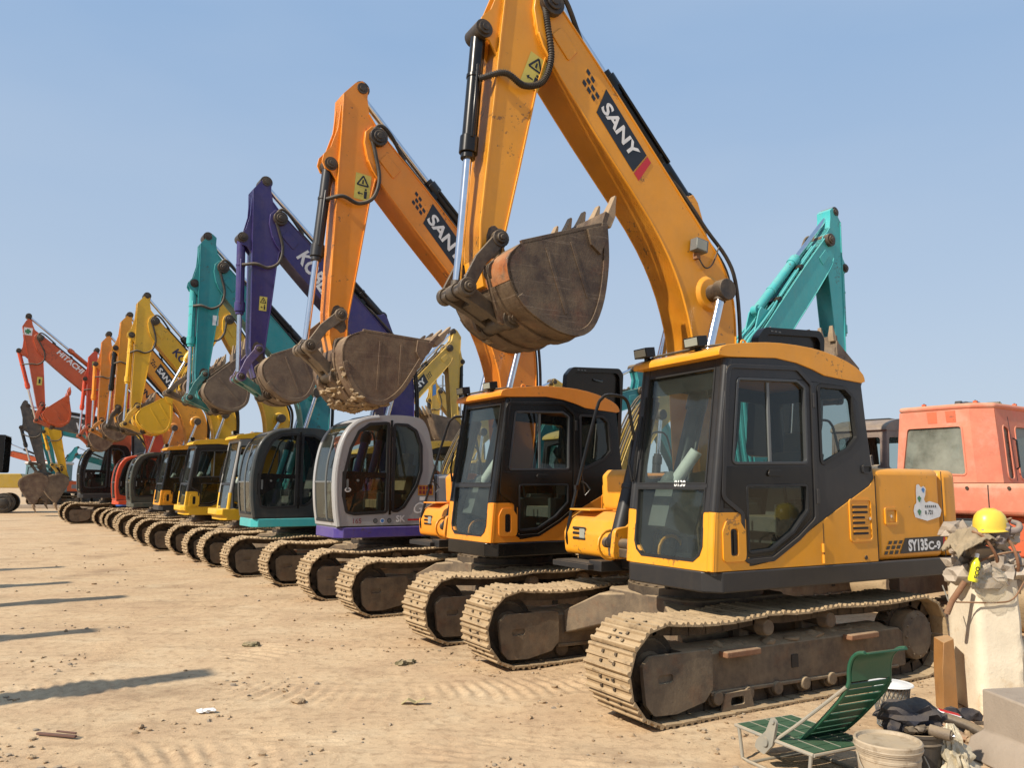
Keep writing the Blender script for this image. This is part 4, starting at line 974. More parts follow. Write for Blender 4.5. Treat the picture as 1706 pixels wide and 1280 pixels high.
def stick_sign(arm_, p=(2.29, 5.12), w=.19, h=.32, ang=-.04, y=None, plain_=None, side=1, cross=False):
    fs = arm_['fs']; mb = MB(); o = fs(p); F = Face2D(mb, o, ang + 0 * fs.ang, side * (arm_['hs'] - .0115), side)
    if cross:
        F.poly([(0, 0), (w, 0), (w, h), (0, h)], M_white); u = w / 6
        F.poly([(u, 2.2 * u), (5 * u, 2.2 * u), (5 * u, 3.8 * u), (u, 3.8 * u)], M_green, .005); F.poly([(2.2 * u, u), (3.8 * u, u), (3.8 * u, 5 * u), (2.2 * u, 5 * u)], M_green, .006)
    elif plain_: F.poly([(0, 0), (w, 0), (w, h), (0, h)], plain_)
    else: triangle_sign(F, 0, 0, w, h)
    mb.build('warning_sticker' if not plain_ and not cross else 'sticker', arm_['stick'])
def boom_lamp(arm_, p=(.06, 4.0)):
    fb = arm_['fb']; q = fb(p); h = arm_['h']; mb = MB()
    mb.box((q[0], h + .05, q[1]), (.15, .09, .12), M_trim, rotm('Y', -8)); mb.box((q[0] + .01, h + .098, q[1]), (.13, .006, .10), M_lamp, rotm('Y', -8))
    mb.box((q[0], h + .01, q[1] - .09), (.05, .06, .06), M_rust)
    mb.tube([(q[0], h + .03, q[1] - .1), (q[0] - .08, h + .04, q[1] - .2), (q[0] - .2, h + .02, q[1] - .14), (q[0] - .3, h + .01, q[1] + .05)], .008, M_rubber, 6, 4)
    mb.build('boom_lamp', arm_['boom'], .01)
ROW = 'excavators parked side by side in the front row'
BACK = 'excavators parked behind the front row'
def excavator(label, x, y, yaw, C, opt, A, group=ROW):
    S = opt.get('scale', 1.0)
    root = empty('excavator', (x, y, opt.get('z', -.012)), R(yaw), S); tag(root, label, 'excavator', group)
    undercarriage(root, opt.get('seed', 0))
    upper(root, C, opt)
    (box_cab if opt['cab'] == 'box' else round_cab)(root, C, opt)
    if opt.get('swing'): pass
    a = arm(root, A, C, W=opt.get('bw', .38), SW=opt.get('sw', .30))
    a['root'] = root
    return a

# ------------------------------------------------------------------ the machines
P_or = paint('orange_yellow_paint', ORANGE); P_or2 = paint('orange_paint', ORANGE2); P_or3 = paint('faded_orange_paint', (0.80, 0.27, 0.02), dust=.25)
P_ye = paint('komatsu_style_yellow_paint', YELLOW); P_ye2 = paint('dull_yellow_paint', (0.66, 0.42, 0.06), dust=.3, patch=.25); P_mus = paint('mustard_paint', (0.52, 0.36, 0.07), dust=.35, patch=.3)
P_pu = paint('violet_paint', (0.036, 0.026, 0.15), dust=.08, chips=.3); P_pu2 = paint('blue_violet_paint', (0.065, 0.045, 0.25), dust=.10)
P_te = paint('teal_paint', (0.018, 0.26, 0.275)); P_te2 = paint('light_teal_paint', (0.055, 0.43, 0.44))
P_sil = paint('silver_grey_paint', (0.36, 0.365, 0.37), dust=.08, chips=.2); P_slate = paint('slate_paint', (0.035, 0.044, 0.047), dust=.05, topdust=.15)
P_red = paint('orange_red_paint', (0.56, 0.095, 0.022)); P_red2 = paint('red_paint', (0.62, 0.07, 0.022)); P_gr = paint('dark_green_grey_paint', (0.045, 0.060, 0.052), dust=.15)
P_vol = paint('dark_grey_paint', (0.055, 0.057, 0.056), dust=.2); P_lg = paint('light_grey_cab_paint', (0.28, 0.28, 0.27), dust=.15); P_brn = paint('brown_grey_paint', (0.15, 0.11, 0.095), dust=.3)
P_link_y = paint('yellow_linkage_paint', (0.62, 0.38, 0.04), dust=.3, patch=.4, patchcol=(.05, .04, .03)); P_link_t = paint('teal_linkage_paint', (0.02, .20, .20), dust=.25, patch=.5, patchcol=(.03, .03, .03)); P_link_o = paint('orange_linkage_paint', (0.62, 0.24, .03), dust=.3, patch=.4, patchcol=(.05, .04, .03))
P_link_p = paint('violet_linkage_paint', (0.07, 0.05, 0.20), dust=.3, patch=.4, patchcol=(.04, .03, .03)); P_link_r = paint('red_linkage_paint', (0.5, 0.09, .03), dust=.3, patch=.4, patchcol=(.05, .03, .03))
M_linkbrown = worn('dusty_linkage_steel', (0.12, 0.09, 0.065), rough=0.6, dust=0.4, patch=0.5, patchcol=(.05, .035, .03), streak=0.2, bump=0.3, scale=5)
M_bk2 = worn('rusty_bucket_steel', (0.115, 0.068, 0.044), rough=0.6, metal=0.15, dust=0.4, patch=0.7, patchcol=(0.09, 0.05, 0.035), streak=0.5, bump=0.35, scale=2.2, scratch=0.4)
M_bk3 = worn('brown_bucket_steel', (0.135, 0.095, 0.068), rough=0.6, metal=0.1, dust=0.35, patch=0.5, patchcol=(0.10, 0.055, 0.04), streak=0.4, bump=0.35, scale=2.6, scratch=0.4)
def scheme(body, boom, cab, skirt, stick=None, roof=None, hood=None, cw=None, panel=None, bucket=None, link=None, scyl=None, kcyl=None, gland=None, pin=None, **k):
    d = dict(body=body, boom=boom, stick=stick or boom, cab=cab, skirt=skirt, roof=roof or body, hood=hood or body, cw=cw or hood or body, panel=panel or body, bucket=bucket or M_bucket, link=link or M_link, scyl=scyl or M_char, kcyl=kcyl or M_char, pin=pin or M_pin)
    if gland: d['gland'] = gland
    d.update(k); return d
def default_arm(**k): return dict(dict(bs=(2.02, 5.94), bk=(2.33, 3.42)), **k)
# 1: the near orange digger
m = excavator('nearest orange excavator with charcoal cab frame and the yellow hard hat pillar by its tail', 1.73, 7.59, 210.2,
    scheme(P_or, P_or, M_char, M_char, kcyl=M_black, scyl=M_black, bucket=M_bucket), dict(cab='box', fleet_no='8130', seed=0),
    dict(bs=(1.73, 5.98), bk=(2.29, 3.43), bc=(2.36, 5.60), ro=(2.24, 3.72), rl=(2.54, 3.27), bl=(2.14, 3.05), top=(1.95, 6.6), bfrac=.47, corrugate=True, soil=4, brot=.10, shape='deep', shell=worn('rubbed_orange_paint', (.33, .095, .018), rough=.5, dust=.35, chips=.8, patch=1.0, patchcol=(.06, .042, .03), streak=.5, bump=.3, scale=4.5)))
boom_brand(None, m, 'SANY', 'sany', p0=(1.21, 5.135), p1=(.845, 4.715), height=.215)
stick_sign(m, (2.26, 5.13), .19, .32, -.35); boom_lamp(m); sticker_721(m['root'], 1.272); model_plate(m['root'], 1.272)
# 2: the second orange digger
m = excavator('second orange excavator with black cab frame, just left of the nearest one', -.08, 10.48, 213,
    scheme(P_or2, P_or2, M_black, M_black, kcyl=M_char, bucket=M_bk2, link=M_linkbrown), dict(cab='box', seed=1),
    dict(bs=(2.02, 5.94), bk=(2.41, 3.30), bc=(2.57, 5.51), ro=(2.42, 3.66), rl=(2.77, 3.26), bl=(2.45, 2.96), top=(2.22, 6.55), bfrac=.50, soil=80, bk_scale=1.03, tooth=M_tooth))
boom_brand(None, m, 'SANY', 'sany', p0=(1.13, 5.04), p1=(.70, 4.52), height=.25)
stick_sign(m, (2.29, 5.13), .20, .33, -.06)
# 3: silver cab, violet arm
m = excavator('violet excavator with a rounded silver cab', -2.09, 13.59, 213,
    scheme(P_sil, P_pu, P_sil, P_pu2, bucket=M_bk3, link=P_link_p, scyl=M_char, kcyl=P_pu, hlink=P_link_t, pipe=M_rubber, bcyl=P_pu), dict(cab='round', hood_open=False, seat=M_tan, seed=2),
    dict(bs=(2.12, 5.96), bk=(2.33, 3.47), bc=(2.67, 5.58), ro=(2.36, 3.79), rl=(2.61, 3.34), bl=(2.20, 3.09), top=(2.35, 6.55), soil=5))
boom_brand(None, m, 'KOBELCO', 'bold', p0=(1.84, 5.37), p1=(1.08, 4.41), height=.25, raw=True)
stick_sign(m, (2.40, 4.32), .12, .23, -.02)
def cabmark(name, fn):
    mb = MB(); fn(Face2D(mb, (.42, 1.115), 0, 1.20)); mb.build(name, m['root'])
M_darkred = plain('dark_red_ink', (.2, .02, .03)); M_decal_or = plain('orange_sticker_vinyl', (.62, .27, .03))
cabmark('lettering', lambda F: (F.text('SK', 0, .01, .105, M_white, bold=.04), F.poly([(.20, .03), (.42, .03), (.42, .055), (.20, .055)], M_red)))
cabmark('lettering', lambda F: F.text('G', .30, .14, .17, M_white, bold=.0, shear=.3))
cabmark('lettering', lambda F: F.text('165', -.70, .0, .075, M_darkred))
disc = lambda F, u, v, r, mt, l_, k_=1.0: F.poly([(u + r * math.cos(a), v + r * k_ * math.sin(a)) for a in [2 * math.pi * q / 18 for q in range(18)]], mt, l_)
for i, mm in enumerate((M_ink, M_white, M_ink)):
    cabmark('sticker', lambda F: (disc(F, -.34 + i * .115, .035, .037, mm, .003), disc(F, -.34 + i * .115, .035, .027, M_trim if i != 1 else M_blue, .004)))
cabmark('sticker', lambda F: (F.poly([(.37, .42), (.64, .42), (.64, .58), (.37, .58)], M_decal_or), [F.poly([(.39 + i * .06, .44 + j * .07), (.435 + i * .06, .44 + j * .07), (.435 + i * .06, .495 + j * .07), (.39 + i * .06, .495 + j * .07)], M_darkred, .005) for i in range(4) for j in range(2)]))
cabmark('sticker', lambda F: F.poly([(.40, .34), (.52, .34), (.52, .40), (.40, .40)], M_white))
cabmark('sticker', lambda F: (disc(F, -.80, .505, .05, M_white, .010, .7), F.text('500', -.835, .49, .03, M_ink, .012, width=.07, bold=.03)))
# 4: teal arm, slate cab
m = excavator('teal excavator with a rounded slate grey cab on a teal deck', -4.28, 16.47, 213,
    scheme(P_slate, P_te, P_slate, P_te2, bucket=M_bk3, link=P_link_t, scyl=M_char, kcyl=P_te2, bcyl=P_te2), dict(cab='round', hood_open=False, seat=M_seat, seed=0),
    dict(bs=(1.91, 5.98), bk=(2.16, 3.44), bc=(2.41, 5.61), ro=(2.14, 3.81), rl=(2.39, 3.34), bl=(1.92, 3.13), top=(2.21, 6.58), soil=5))
stick_sign(m, (2.22, 4.72), .11, .2, 0, plain_=M_white)
# 5: yellow with light grey cab, arm set lower and further back
m = excavator('yellow excavator with light grey cab frame and its door standing open', -6.13, 19.21, 213,
    scheme(P_ye, P_ye, P_lg, P_ye, bucket=M_bk2, link=M_linkbrown, kcyl=P_ye, scyl=P_ye), dict(cab='box', open_door=True, nose=.2, hood_open=False, lamps=1, seed=1),
    dict(bs=(.92, 5.62), bk=(1.86, 3.92), rl=(2.17, 3.78), bl=(1.72, 3.6), soil=8, fill=True, top=(1.0, 6.2), bk_scale=.9))
boom_brand(None, m, 'KOMATSU', 'bold', mat=M_ink, p0=(1.1, 4.98), p1=(.1, 3.9), height=.25)
# 6: yellow, yellow bucket
m = excavator('yellow excavator with black cab frame and a clean yellow bucket', -8.2, 21.94, 213,
    scheme(P_ye, P_ye, M_char, P_ye, bucket=P_ye, link=P_link_y, kcyl=P_ye, scyl=M_char), dict(cab='box', nose=.08, hood_open=False, lamps=1, seed=2),
    dict(bs=(1.82, 6.04), bk=(2.11, 3.42), bc=(2.35, 5.62), ro=(2.10, 3.70), rl=(2.38, 3.24), bl=(1.93, 3.07), top=(2.04, 6.72), soil=2, tooth=P_ye))
boom_brand(None, m, 'KOMATSU', 'bold', mat=plain('navy_vinyl', (.015, .018, .07)), p0=(1.28, 5.17), p1=(.42, 4.18), height=.21)
# 7: orange, dark bucket ram
m = excavator('orange excavator with a black bucket ram, right behind the clean yellow bucket', -10.4, 25.4, 214,
    scheme(P_or, P_or, M_black, M_char, bucket=M_bucket, link=M_link, kcyl=M_black, scyl=M_black), dict(cab='box', hood_open=False, lamps=1, seed=0),
    default_arm(bs=(1.80, 6.25), bk=(2.12, 3.68), top=(2.0, 6.94), bc=(2.33, 5.86), rl=(2.40, 3.42), bl=(1.98, 3.33)))
boom_brand(None, m, 'SANY', 'sany', p0=(1.12, 5.04), p1=(.70, 4.52), height=.25)
# 8: orange with dark green cab
m = excavator('orange excavator with a rounded dark green grey cab', -12.42, 28.67, 214,
    scheme(P_or2, P_or3, P_gr, P_gr, bucket=M_bk2, link=P_link_o, kcyl=P_or2, scyl=M_char), dict(cab='round', hood_open=False, seat=M_seat, seed=1),
    default_arm(bs=(2.03, 6.2), bk=(2.27, 3.68), top=(2.26, 6.93), bc=(2.61, 5.83), ro=(2.29, 3.85), rl=(2.57, 3.52), bl=(2.16, 3.3)))
boom_brand(None, m, 'HYUNDAI', 'bold', mat=M_ink, p0=(1.28, 5.17), p1=(.42, 4.18), height=.2)
# 9: red
m = excavator('red excavator with a rounded red cab', -14.49, 31.76, 215,
    scheme(P_red2, P_red2, P_red2, P_red2, bucket=M_bk2, link=P_link_r, kcyl=P_red2, scyl=M_char), dict(cab='round', hood_open=False, seat=M_seat, seed=2, rail=True),
    default_arm(bs=(2.05, 6.15), bk=(2.27, 3.55), top=(2.24, 6.87), bl=(2.25, 3.15)))
boom_brand(None, m, 'ZAXIS', 'bold', mat=M_ink, p0=(.8, 4.62), p1=(.38, 4.12), height=.17)
stick_sign(m, (2.35, 6.0), .14, .22, 0)
# 10: large orange red machine at the far end
m = excavator('big orange red excavator at the far end of the row, arm highest on the left', -17.45, 35.26, 214,
    scheme(P_red, P_red, M_black, M_char, bucket=P_red, link=P_link_r, kcyl=P_red2, scyl=P_red, cw=M_char, hood=M_char), dict(cab='round', hood_open=False, seat=M_seat, scale=1.2, seed=0),
    dict(bs=(2.89, 6.55), bk=(2.58, 3.79), bc=(3.5, 6.05), ro=(2.66, 4.15), rl=(2.80, 3.61), bl=(2.3, 3.4), top=(3.29, 7.31), soil=2, tooth=P_red))
boom_brand(None, m, 'HITACHI', 'bold', p0=(2.36, 6.05), p1=(1.53, 5.36), height=.19, raw=True)
mb = MB(); F = Face2D(mb, (3.42, 6.62), -.05, .142); u = .045
F.poly([(0, 0), (.27, 0), (.27, .27), (0, .27)], M_white); F.poly([(u, 2 * u), (5 * u, 2 * u), (5 * u, 4 * u), (u, 4 * u)], M_green, .005); F.poly([(2 * u, u), (4 * u, u), (4 * u, 5 * u), (2 * u, 5 * u)], M_green, .006); mb.build('sticker', m['stick'])
mb = MB(); F = Face2D(mb, (2.88, 4.86), 0, .142); F.poly([(0, 0), (.16, 0), (.16, .29), (0, .29)], M_warn); F.poly([(.05, .06), (.11, .06), (.11, .22), (.05, .22)], M_ink, .005); mb.build('warning_sticker', m['stick'])

# beyond the end of the row: three machines with arms reaching down to the ground
V = (-19.5, 43.5)
low = dict(bs=(4.92, 4.3), top=(5.25, 4.67), bk=(4.35, 1.62), bl=(4.68, 1.82), rl=(4.98, 2.25), ro=(4.62, 2.15), bc=(5.42, 3.75), soil=4, bk_scale=1.15, shape='deep')
END = 'excavators with lowered arms past the end of the row'
m = excavator('dark grey excavator at the far left, brown bucket resting teeth down on the ground', V[0], V[1], 213,
    scheme(P_vol, P_vol, M_char, M_char, bucket=M_bk2, kcyl=M_char), dict(cab='round', hood_open=False, scale=1.2, seed=1), low, END)
boom_brand(None, m, 'VOLVO', 'bold', p0=(3.45, 3.78), p1=(2.1, 3.52), height=.26, raw=True)
m = excavator('yellow excavator behind the dark grey one, arm lowered with grey bucket on the ground', V[0] - .8, V[1] + 3.3, 213,
    scheme(P_ye, P_ye, M_char, M_char, bucket=M_bk3, kcyl=P_ye, link=P_link_y), dict(cab='box', hood_open=False, scale=1.2, seed=2), low, END)
m = excavator('teal excavator farthest of the three with lowered arms', V[0] - 2.8, V[1] + 5.8, 213,
    scheme(P_slate, P_te, P_slate, P_te2, bucket=M_bk3, kcyl=P_te2, link=P_link_t), dict(cab='round', hood_open=False, scale=1.2, seed=0), low, END)

# second row, backing onto the first and facing away
m = excavator('teal excavator behind the nearest orange one, arm raised to the right', 4.0, 12.7, 33,
    scheme(P_te2, P_te2, P_slate, P_te2, bucket=M_bk3, kcyl=P_te2, scyl=P_te2, link=P_link_t, pipe=P_te2), dict(cab='round', hood_open=False, seed=0),
    dict(bs=(1.81, 6.06), bk=(2.06, 3.55), bc=(2.38, 5.66), top=(2.12, 6.66), bl=(1.85, 3.2), rl=(2.35, 3.4), soil=4, bk_scale=.86), BACK)
mb = MB(); F = Face2D(mb, (.12, 3.98), R(50), -.18, -1); F.poly([(0, 0), (.26, 0), (.26, .2), (0, .2)], M_white); mb.build('sticker', m['boom'])
raised_low = dict(bs=(3.5, 4.1), bk=(4.9, 2.0), soil=4)
m = excavator('mustard excavator with lowered boom seen between the two orange cabs', 2.06, 15.5, 33,
    scheme(P_mus, P_mus, M_char, P_mus, bucket=M_bk3, kcyl=P_mus, scyl=P_mus, link=P_link_y, pipe=M_rubber), dict(cab='box', hood_open=False, lamps=1, seed=1), raised_low, BACK)
m = excavator('yellow roofed excavator behind the silver cab', -1.7, 20.9, 33,
    scheme(P_ye2, P_ye2, M_char, P_ye2, bucket=M_bk3, kcyl=P_ye2, scyl=P_ye2, link=P_link_y), dict(cab='box', hood_open=False, lamps=1, seed=2), raised_low, BACK)
m = excavator('yellow excavator in the back row with raised arm bent over to the right', -3.6, 23.7, 33,
    scheme(P_ye2, P_ye2, M_char, M_char, bucket=M_bk3, kcyl=M_black, scyl=M_chrome, link=P_link_y), dict(cab='box', hood_open=False, lamps=1, seed=0),
    dict(bs=(1.81, 6.01), bk=(2.02, 3.55), top=(1.99, 6.57), bc=(2.34, 5.63), soil=4), BACK)
boom_brand(None, m, 'SANY', 'sany', side=-1, p0=(.98, 4.86), p1=(.46, 4.26), height=.25)
m = excavator('small looking yellow excavator far behind with its arm bent over to the left', -1.75, 37.2, 213,
    scheme(P_ye2, P_ye2, M_char, P_ye2, bucket=M_bk3, kcyl=M_char, link=P_link_y), dict(cab='box', hood_open=False, lamps=1, seed=1),
    dict(bs=(1.97, 6.0), bk=(2.1, 3.42), top=(2.23, 6.51), soil=2), BACK)
boom_brand(None, m, 'KOMATSU', 'bold', mat=M_ink, p0=(1.4, 5.3), p1=(.5, 4.3), height=.2)
mb = MB(); F = Face2D(mb, (2.35, 5.75), 0, .142); F.poly([(0, 0), (.2, .1), (.16, .6), (.02, .5)], M_blue); mb.build('sticker', m['stick'])
m = excavator('teal excavator in the back row seen through the cab glass', .25, 18.1, 33,
    scheme(P_te, P_te, P_slate, P_te2, bucket=M_bk3, kcyl=P_te2, link=P_link_t), dict(cab='round', hood_open=False, seed=0), raised_low, BACK)
m = excavator('orange red excavator with lowered arm in the back row', -7.3, 29.0, 33,
    scheme(P_red, P_red, P_red, P_red, bucket=M_bk3, kcyl=P_red, link=P_link_r), dict(cab='round', hood_open=False, seed=2), raised_low, BACK)
m = excavator('brown grey cabbed excavator left of the faded red machine', 8.1, 15.6, 42,
    scheme(P_brn, P_mus, P_brn, M_char, bucket=M_bk3, roof=P_brn, hood=P_red), dict(cab='box', hood_open=False, lamps=1, seed=0, scale=1.07), dict(bs=(4.2, 2.9), bk=(4.9, .9), soil=3), BACK)
# far left distance
m = excavator('orange excavator far off beside the grille cab machine', -35.5, 62, 200, scheme(P_red, P_red, P_red, M_char, bucket=M_bk3), dict(cab='round', hood_open=False), raised_low, 'distant excavators on the far left')
m = excavator('teal excavator far off behind the white roofed truck', -33.5, 68, 205, scheme(P_te, P_te, P_slate, P_te2, bucket=M_bk3), dict(cab='round', hood_open=False), raised_low, 'distant excavators on the far left')

# the facing row, off to the left: its arms throw the long shadows across the yard
for i, (tx, ty, pb, nm) in enumerate(((-2.71, 7.37, P_or, 'orange'), (-4.79, 9.38, P_ye, 'yellow'), (-5.75, 12.07, P_or2, 'deep orange'), (-7.58, 13.83, P_te, 'teal'), (-9.06, 16.26, P_ye2, 'dull yellow'))):
    Lsh = 6.62 / math.tan(SUN_EL); ax, ay = tx - Lsh * math.cos(SHADOW_AZ), ty - Lsh * math.sin(SHADOW_AZ)
    c_, s_ = math.cos(R(33)), math.sin(R(33))
    excavator(nm + ' excavator of the facing row left of the yard, throwing the %s long shadow' % ('nearest', 'second', 'third', 'fourth', 'farthest')[i], ax - 2.22 * c_, ay - 2.22 * s_, 33,
        scheme(pb, pb, M_char, M_char, bucket=M_bk3), dict(cab='box', hood_open=False, lamps=1, rail=False, seed=i % 3), default_arm(), 'excavators of the facing row')

# ------------------------------------------------------------------ ground
def ground_height(x, y):
    p = Vector((x, y, 0))
    h = noise.fractal(p * .55, 1.0, 2.0, 4) * .014 + noise.fractal(p * 2.6 + Vector((9, 3, 1)), 0.9, 2.1, 4) * .0055 + max(0, noise.noise(p * 1.1 + Vector((2, 8, 0)))) * noise.fractal(p * 14, 0.8, 2.2, 3) * .012
    rut = noise.noise(Vector(((x * .82 + y * .57) * .25, (x * -.57 + y * .82) * 2.2, 4))) * .010
    h += rut * .45 * min(1, max(0, 1.4 - abs(x + 1.5) / 7))
    # crawler prints running along the row: ladders of cleat marks that fade in and out
    al, ac = x * -.57 + y * .82, x * .82 + y * .57
    for c0 in (2.35, 3.15, 4.6, 5.3):
        k = max(0, 1 - abs(ac - c0) / .27)
        if k > 0:
            g = noise.noise(Vector((al * .5, c0, 6))) + .15
            if g > 0: h += min(1, k * 3) * min(1, g * 2.5) * (.004 * math.sin(al * 36.7) - .004)
    # lug prints: a fan of curved ridges, a band of straight ones, and a broad sweep further back
    def fade(px, py, cx, cy, rx, ry):
        d = ((px - cx) / rx) ** 2 + ((py - cy) / ry) ** 2; return max(0, 1 - d)
    wob = noise.noise(Vector((x * 3, y * 3, 11)))
    k = fade(x, y, -2.0, 5.05, .75, .45)
    if k > 0: r = math.hypot(x + 3.3, y - 4.4); h += k ** .5 * max(0, .75 + 1.3 * wob) * (.008 * math.sin(r * 57 + 1.2 * wob) + .004 * noise.noise(Vector((x * 22, y * 22, 1))))
    k = fade(x, y, -1.45, 5.42, .60, .34)
    if k > 0: h += k ** .6 * max(0, .6 + 1.3 * wob) * .010 * math.sin((y - x * .16) * 80 + 1.5 * wob)
    k = fade(x, y, -3.35, 4.75, .6, .35)
    if k > 0: h += k ** .6 * max(0, .6 + wob) * .011 * math.sin((y * .75 + x * .66) * 62 + wob)
    k = fade(x, y, .1, 5.15, .8, .5)
    if k > 0: h += k ** .6 * max(0, .2 + wob) * .016 * math.sin((y * .9 + x * .3) * 70)
    for cx, cy, r0, w, ph in ((-1.2, 9.9, 3.3, .36, 0), (-5.2, 9.2, 2.9, .36, 2.1)):
        dx, dy = x - cx, y - cy; r = math.hypot(dx, dy); k = max(0, 1 - abs(r - r0) / w)
        if k > 0:
            g = noise.noise(Vector((x * .8, y * .8, ph))) + .2
            if g > 0: h += k ** .5 * min(1, g * 2) * .010 * math.sin(math.atan2(dy, dx) * r0 * 52 + 6 * abs(r - r0))
    return h
def axis(lo, hi, step, far, g=1.22):
    a = [lo + step * i for i in range(int((hi - lo) / step) + 1)]; s = step; l = [a[0]]
    while l[-1] > -far: s *= g; l.append(l[-1] - s)
    s = step; r = [a[-1]]
    while r[-1] < far: s *= g; r.append(r[-1] + s)
    return l[:0:-1] + a + r[1:]
GX, GY = axis(-4.2, 3.9, .025, 2500, 1.12), axis(4.1, 8.6, .025, 2500, 1.12)
verts = []; nx = len(GX)
for y in GY:
    for x in GX:
        d = max(abs(x), abs(y)); verts.append((x, y, ground_height(x, y) * max(0, min(1, (70 - d) / 40))))
faces = [(j * nx + i, j * nx + i + 1, (j + 1) * nx + i + 1, (j + 1) * nx + i) for j in range(len(GY) - 1) for i in range(nx - 1)]
gm = bpy.data.meshes.new('ground'); gm.from_pydata(verts, [], faces); gm.shade_smooth()
def ground_mat():
    m, n, l, b = nodes('packed_earth'); v, w = coords(n, l)
    c = None
    a1 = noise_node(n, l, v, .22, 6, .6); a2 = noise_node(n, l, v, 1.3, 9, .68); a3 = noise_node(n, l, v, 11, 9, .72); a4 = noise_node(n, l, v, 70, 5, .7)
    c = mix(n, l, ramp(n, l, a1.outputs['Fac'], .36, .66).outputs[0], (0.58, 0.43, 0.265), (0.53, 0.37, 0.215))
    c = mix(n, l, mathn(n, l, 'MULTIPLY', ramp(n, l, a2.outputs['Fac'], .46, .66).outputs[0], .55), c, (0.43, 0.285, 0.17))
    c = mix(n, l, mathn(n, l, 'MULTIPLY', ramp(n, l, a2.outputs['Fac'], .32, .46, (1, 1, 1, 1), (0, 0, 0, 1)).outputs[0], .5), c, (0.62, 0.49, 0.32))
    c = mix(n, l, mathn(n, l, 'MULTIPLY', ramp(n, l, a3.outputs['Fac'], .50, .70).outputs[0], .7), c, (0.24, 0.15, 0.085))
    v2, _ = coords(n, l, (1.0, 4.5, 1)); mp = n.new('ShaderNodeMapping'); mp.inputs['Rotation'].default_value[2] = R(-35); l.new(v2, mp.inputs[0])
    st = noise_node(n, l, mp.outputs[0], 1.2, 7, .65)
    c = mix(n, l, mathn(n, l, 'MULTIPLY', ramp(n, l, st.outputs['Fac'], .52, .70).outputs[0], .5), c, (0.30, 0.20, 0.12))
    c = mix(n, l, mathn(n, l, 'MULTIPLY', ramp(n, l, a4.outputs['Fac'], .58, .68).outputs[0], .5), c, (0.20, 0.13, 0.08))
    c = mix(n, l, mathn(n, l, 'MULTIPLY', ramp(n, l, a4.outputs['Fac'], .30, .38, (1, 1, 1, 1), (0, 0, 0, 1)).outputs[0], .5), c, (0.60, 0.47, 0.32))
    # spilt oil and damp patches with soft ragged edges
    o = noise_node(n, l, v, .55, 8, .7); c = mix(n, l, mathn(n, l, 'MULTIPLY', ramp(n, l, o.outputs['Fac'], .54, .70).outputs[0], .60), c, (0.20, 0.13, 0.08))
    l.new(c, b.inputs['Base Color']); b.inputs['Roughness'].default_value = .95; b.inputs['Specular IOR Level'].default_value = .15
    bp = n.new('ShaderNodeBump'); bp.inputs['Strength'].default_value = .55; bp.inputs['Distance'].default_value = .02
    hsum = mathn(n, l, 'ADD', mathn(n, l, 'MULTIPLY', a3.outputs['Fac'], 1.0), mathn(n, l, 'MULTIPLY', a4.outputs['Fac'], .35))
    hsum = mathn(n, l, 'ADD', hsum, mathn(n, l, 'MULTIPLY', st.outputs['Fac'], .8))
    l.new(hsum, bp.inputs['Height']); l.new(bp.outputs[0], b.inputs['Normal'])
    return m
gm.materials.append(ground_mat())
ground = link('ground', gm); tag(ground, None, None, None, 'structure')
M_clod = worn('earth_clod', (0.30, 0.205, 0.125), rough=.95, dust=.3, patch=.5, streak=0, bump=.6, scale=20, spec=.15)
M_stone = worn('grey_pebble', (0.26, 0.22, 0.18), rough=.9, dust=.4, patch=.4, streak=0, bump=.4, scale=15, spec=.2)
mb = MB()
for i in range(9000):
    y = 4.3 + (rnd.random() ** 1.7) * 17; x = rnd.uniform(-.70, .62) * y
    if noise.noise(Vector((x * 1.1, y * 1.1, 7))) + .5 * noise.noise(Vector((x * 4, y * 4, 3))) < rnd.uniform(.0, .5): continue
    s_ = rnd.choice((.003, .004, .005, .006, .008, .011, .015)) * rnd.uniform(.7, 1.3) * (1 + y * .03)
    mb.lump((x, y, ground_height(x, y) + s_ * .3), (s_ * rnd.uniform(.8, 1.6), s_ * rnd.uniform(.8, 1.6), s_ * .8), rnd.choice((M_clod, M_clod, M_stone)), i, .4, 1)
for fx_, fy_, yaw in ((1.73, 7.59, 210.2), (-.08, 10.48, 213), (-2.09, 13.59, 213)):       # crumbs fallen along the tracks
    for i in range(260):
        lx, ly = rnd.uniform(-1.7, 1.9), rnd.choice((1.02, -1.02)) + rnd.gauss(0, .26); c_, s2 = math.cos(R(yaw)), math.sin(R(yaw))
        x, y = fx_ + c_ * lx - s2 * ly, fy_ + s2 * lx + c_ * ly; s_ = rnd.uniform(.005, .018)
        mb.lump((x, y, ground_height(x, y) + s_ * .3), (s_ * rnd.uniform(.8, 1.6), s_ * rnd.uniform(.8, 1.6), s_ * .8), M_clod, i, .5, 1)
tag(mb.build('gravel'), None, None, None, 'stuff')
def lone(name, label, cat, x, y, fn, bevel=0, group=None):
    mb = MB(); fn(mb, x, y, ground_height(x, y)); return tag(mb.build(name, None, bevel), label, cat, group)
def clod(sz, mat, sd):
    def f(mb, x, y, z):
        for i in range(5): mb.lump((x + rnd.uniform(-1, 1) * sz, y + rnd.uniform(-1, 1) * sz, z + sz * .25), (sz * rnd.uniform(.5, 1),) * 2 + (sz * rnd.uniform(.35, .6),), mat, sd + i, .6, 2)
    return f
M_moss = worn('greenish_clod', (0.11, 0.105, 0.05), rough=.95, dust=.35, patch=.4, streak=0, bump=.7, scale=14)
lone('clod', 'greenish clump of dirt lying alone in the middle of the yard', 'dirt clod', -2.72, 8.52, clod(.055, M_moss, 3))
lone('clod', 'dark broken clod on the earth before the second orange excavator', 'dirt clod', -.98, 7.73, clod(.06, M_moss, 13))
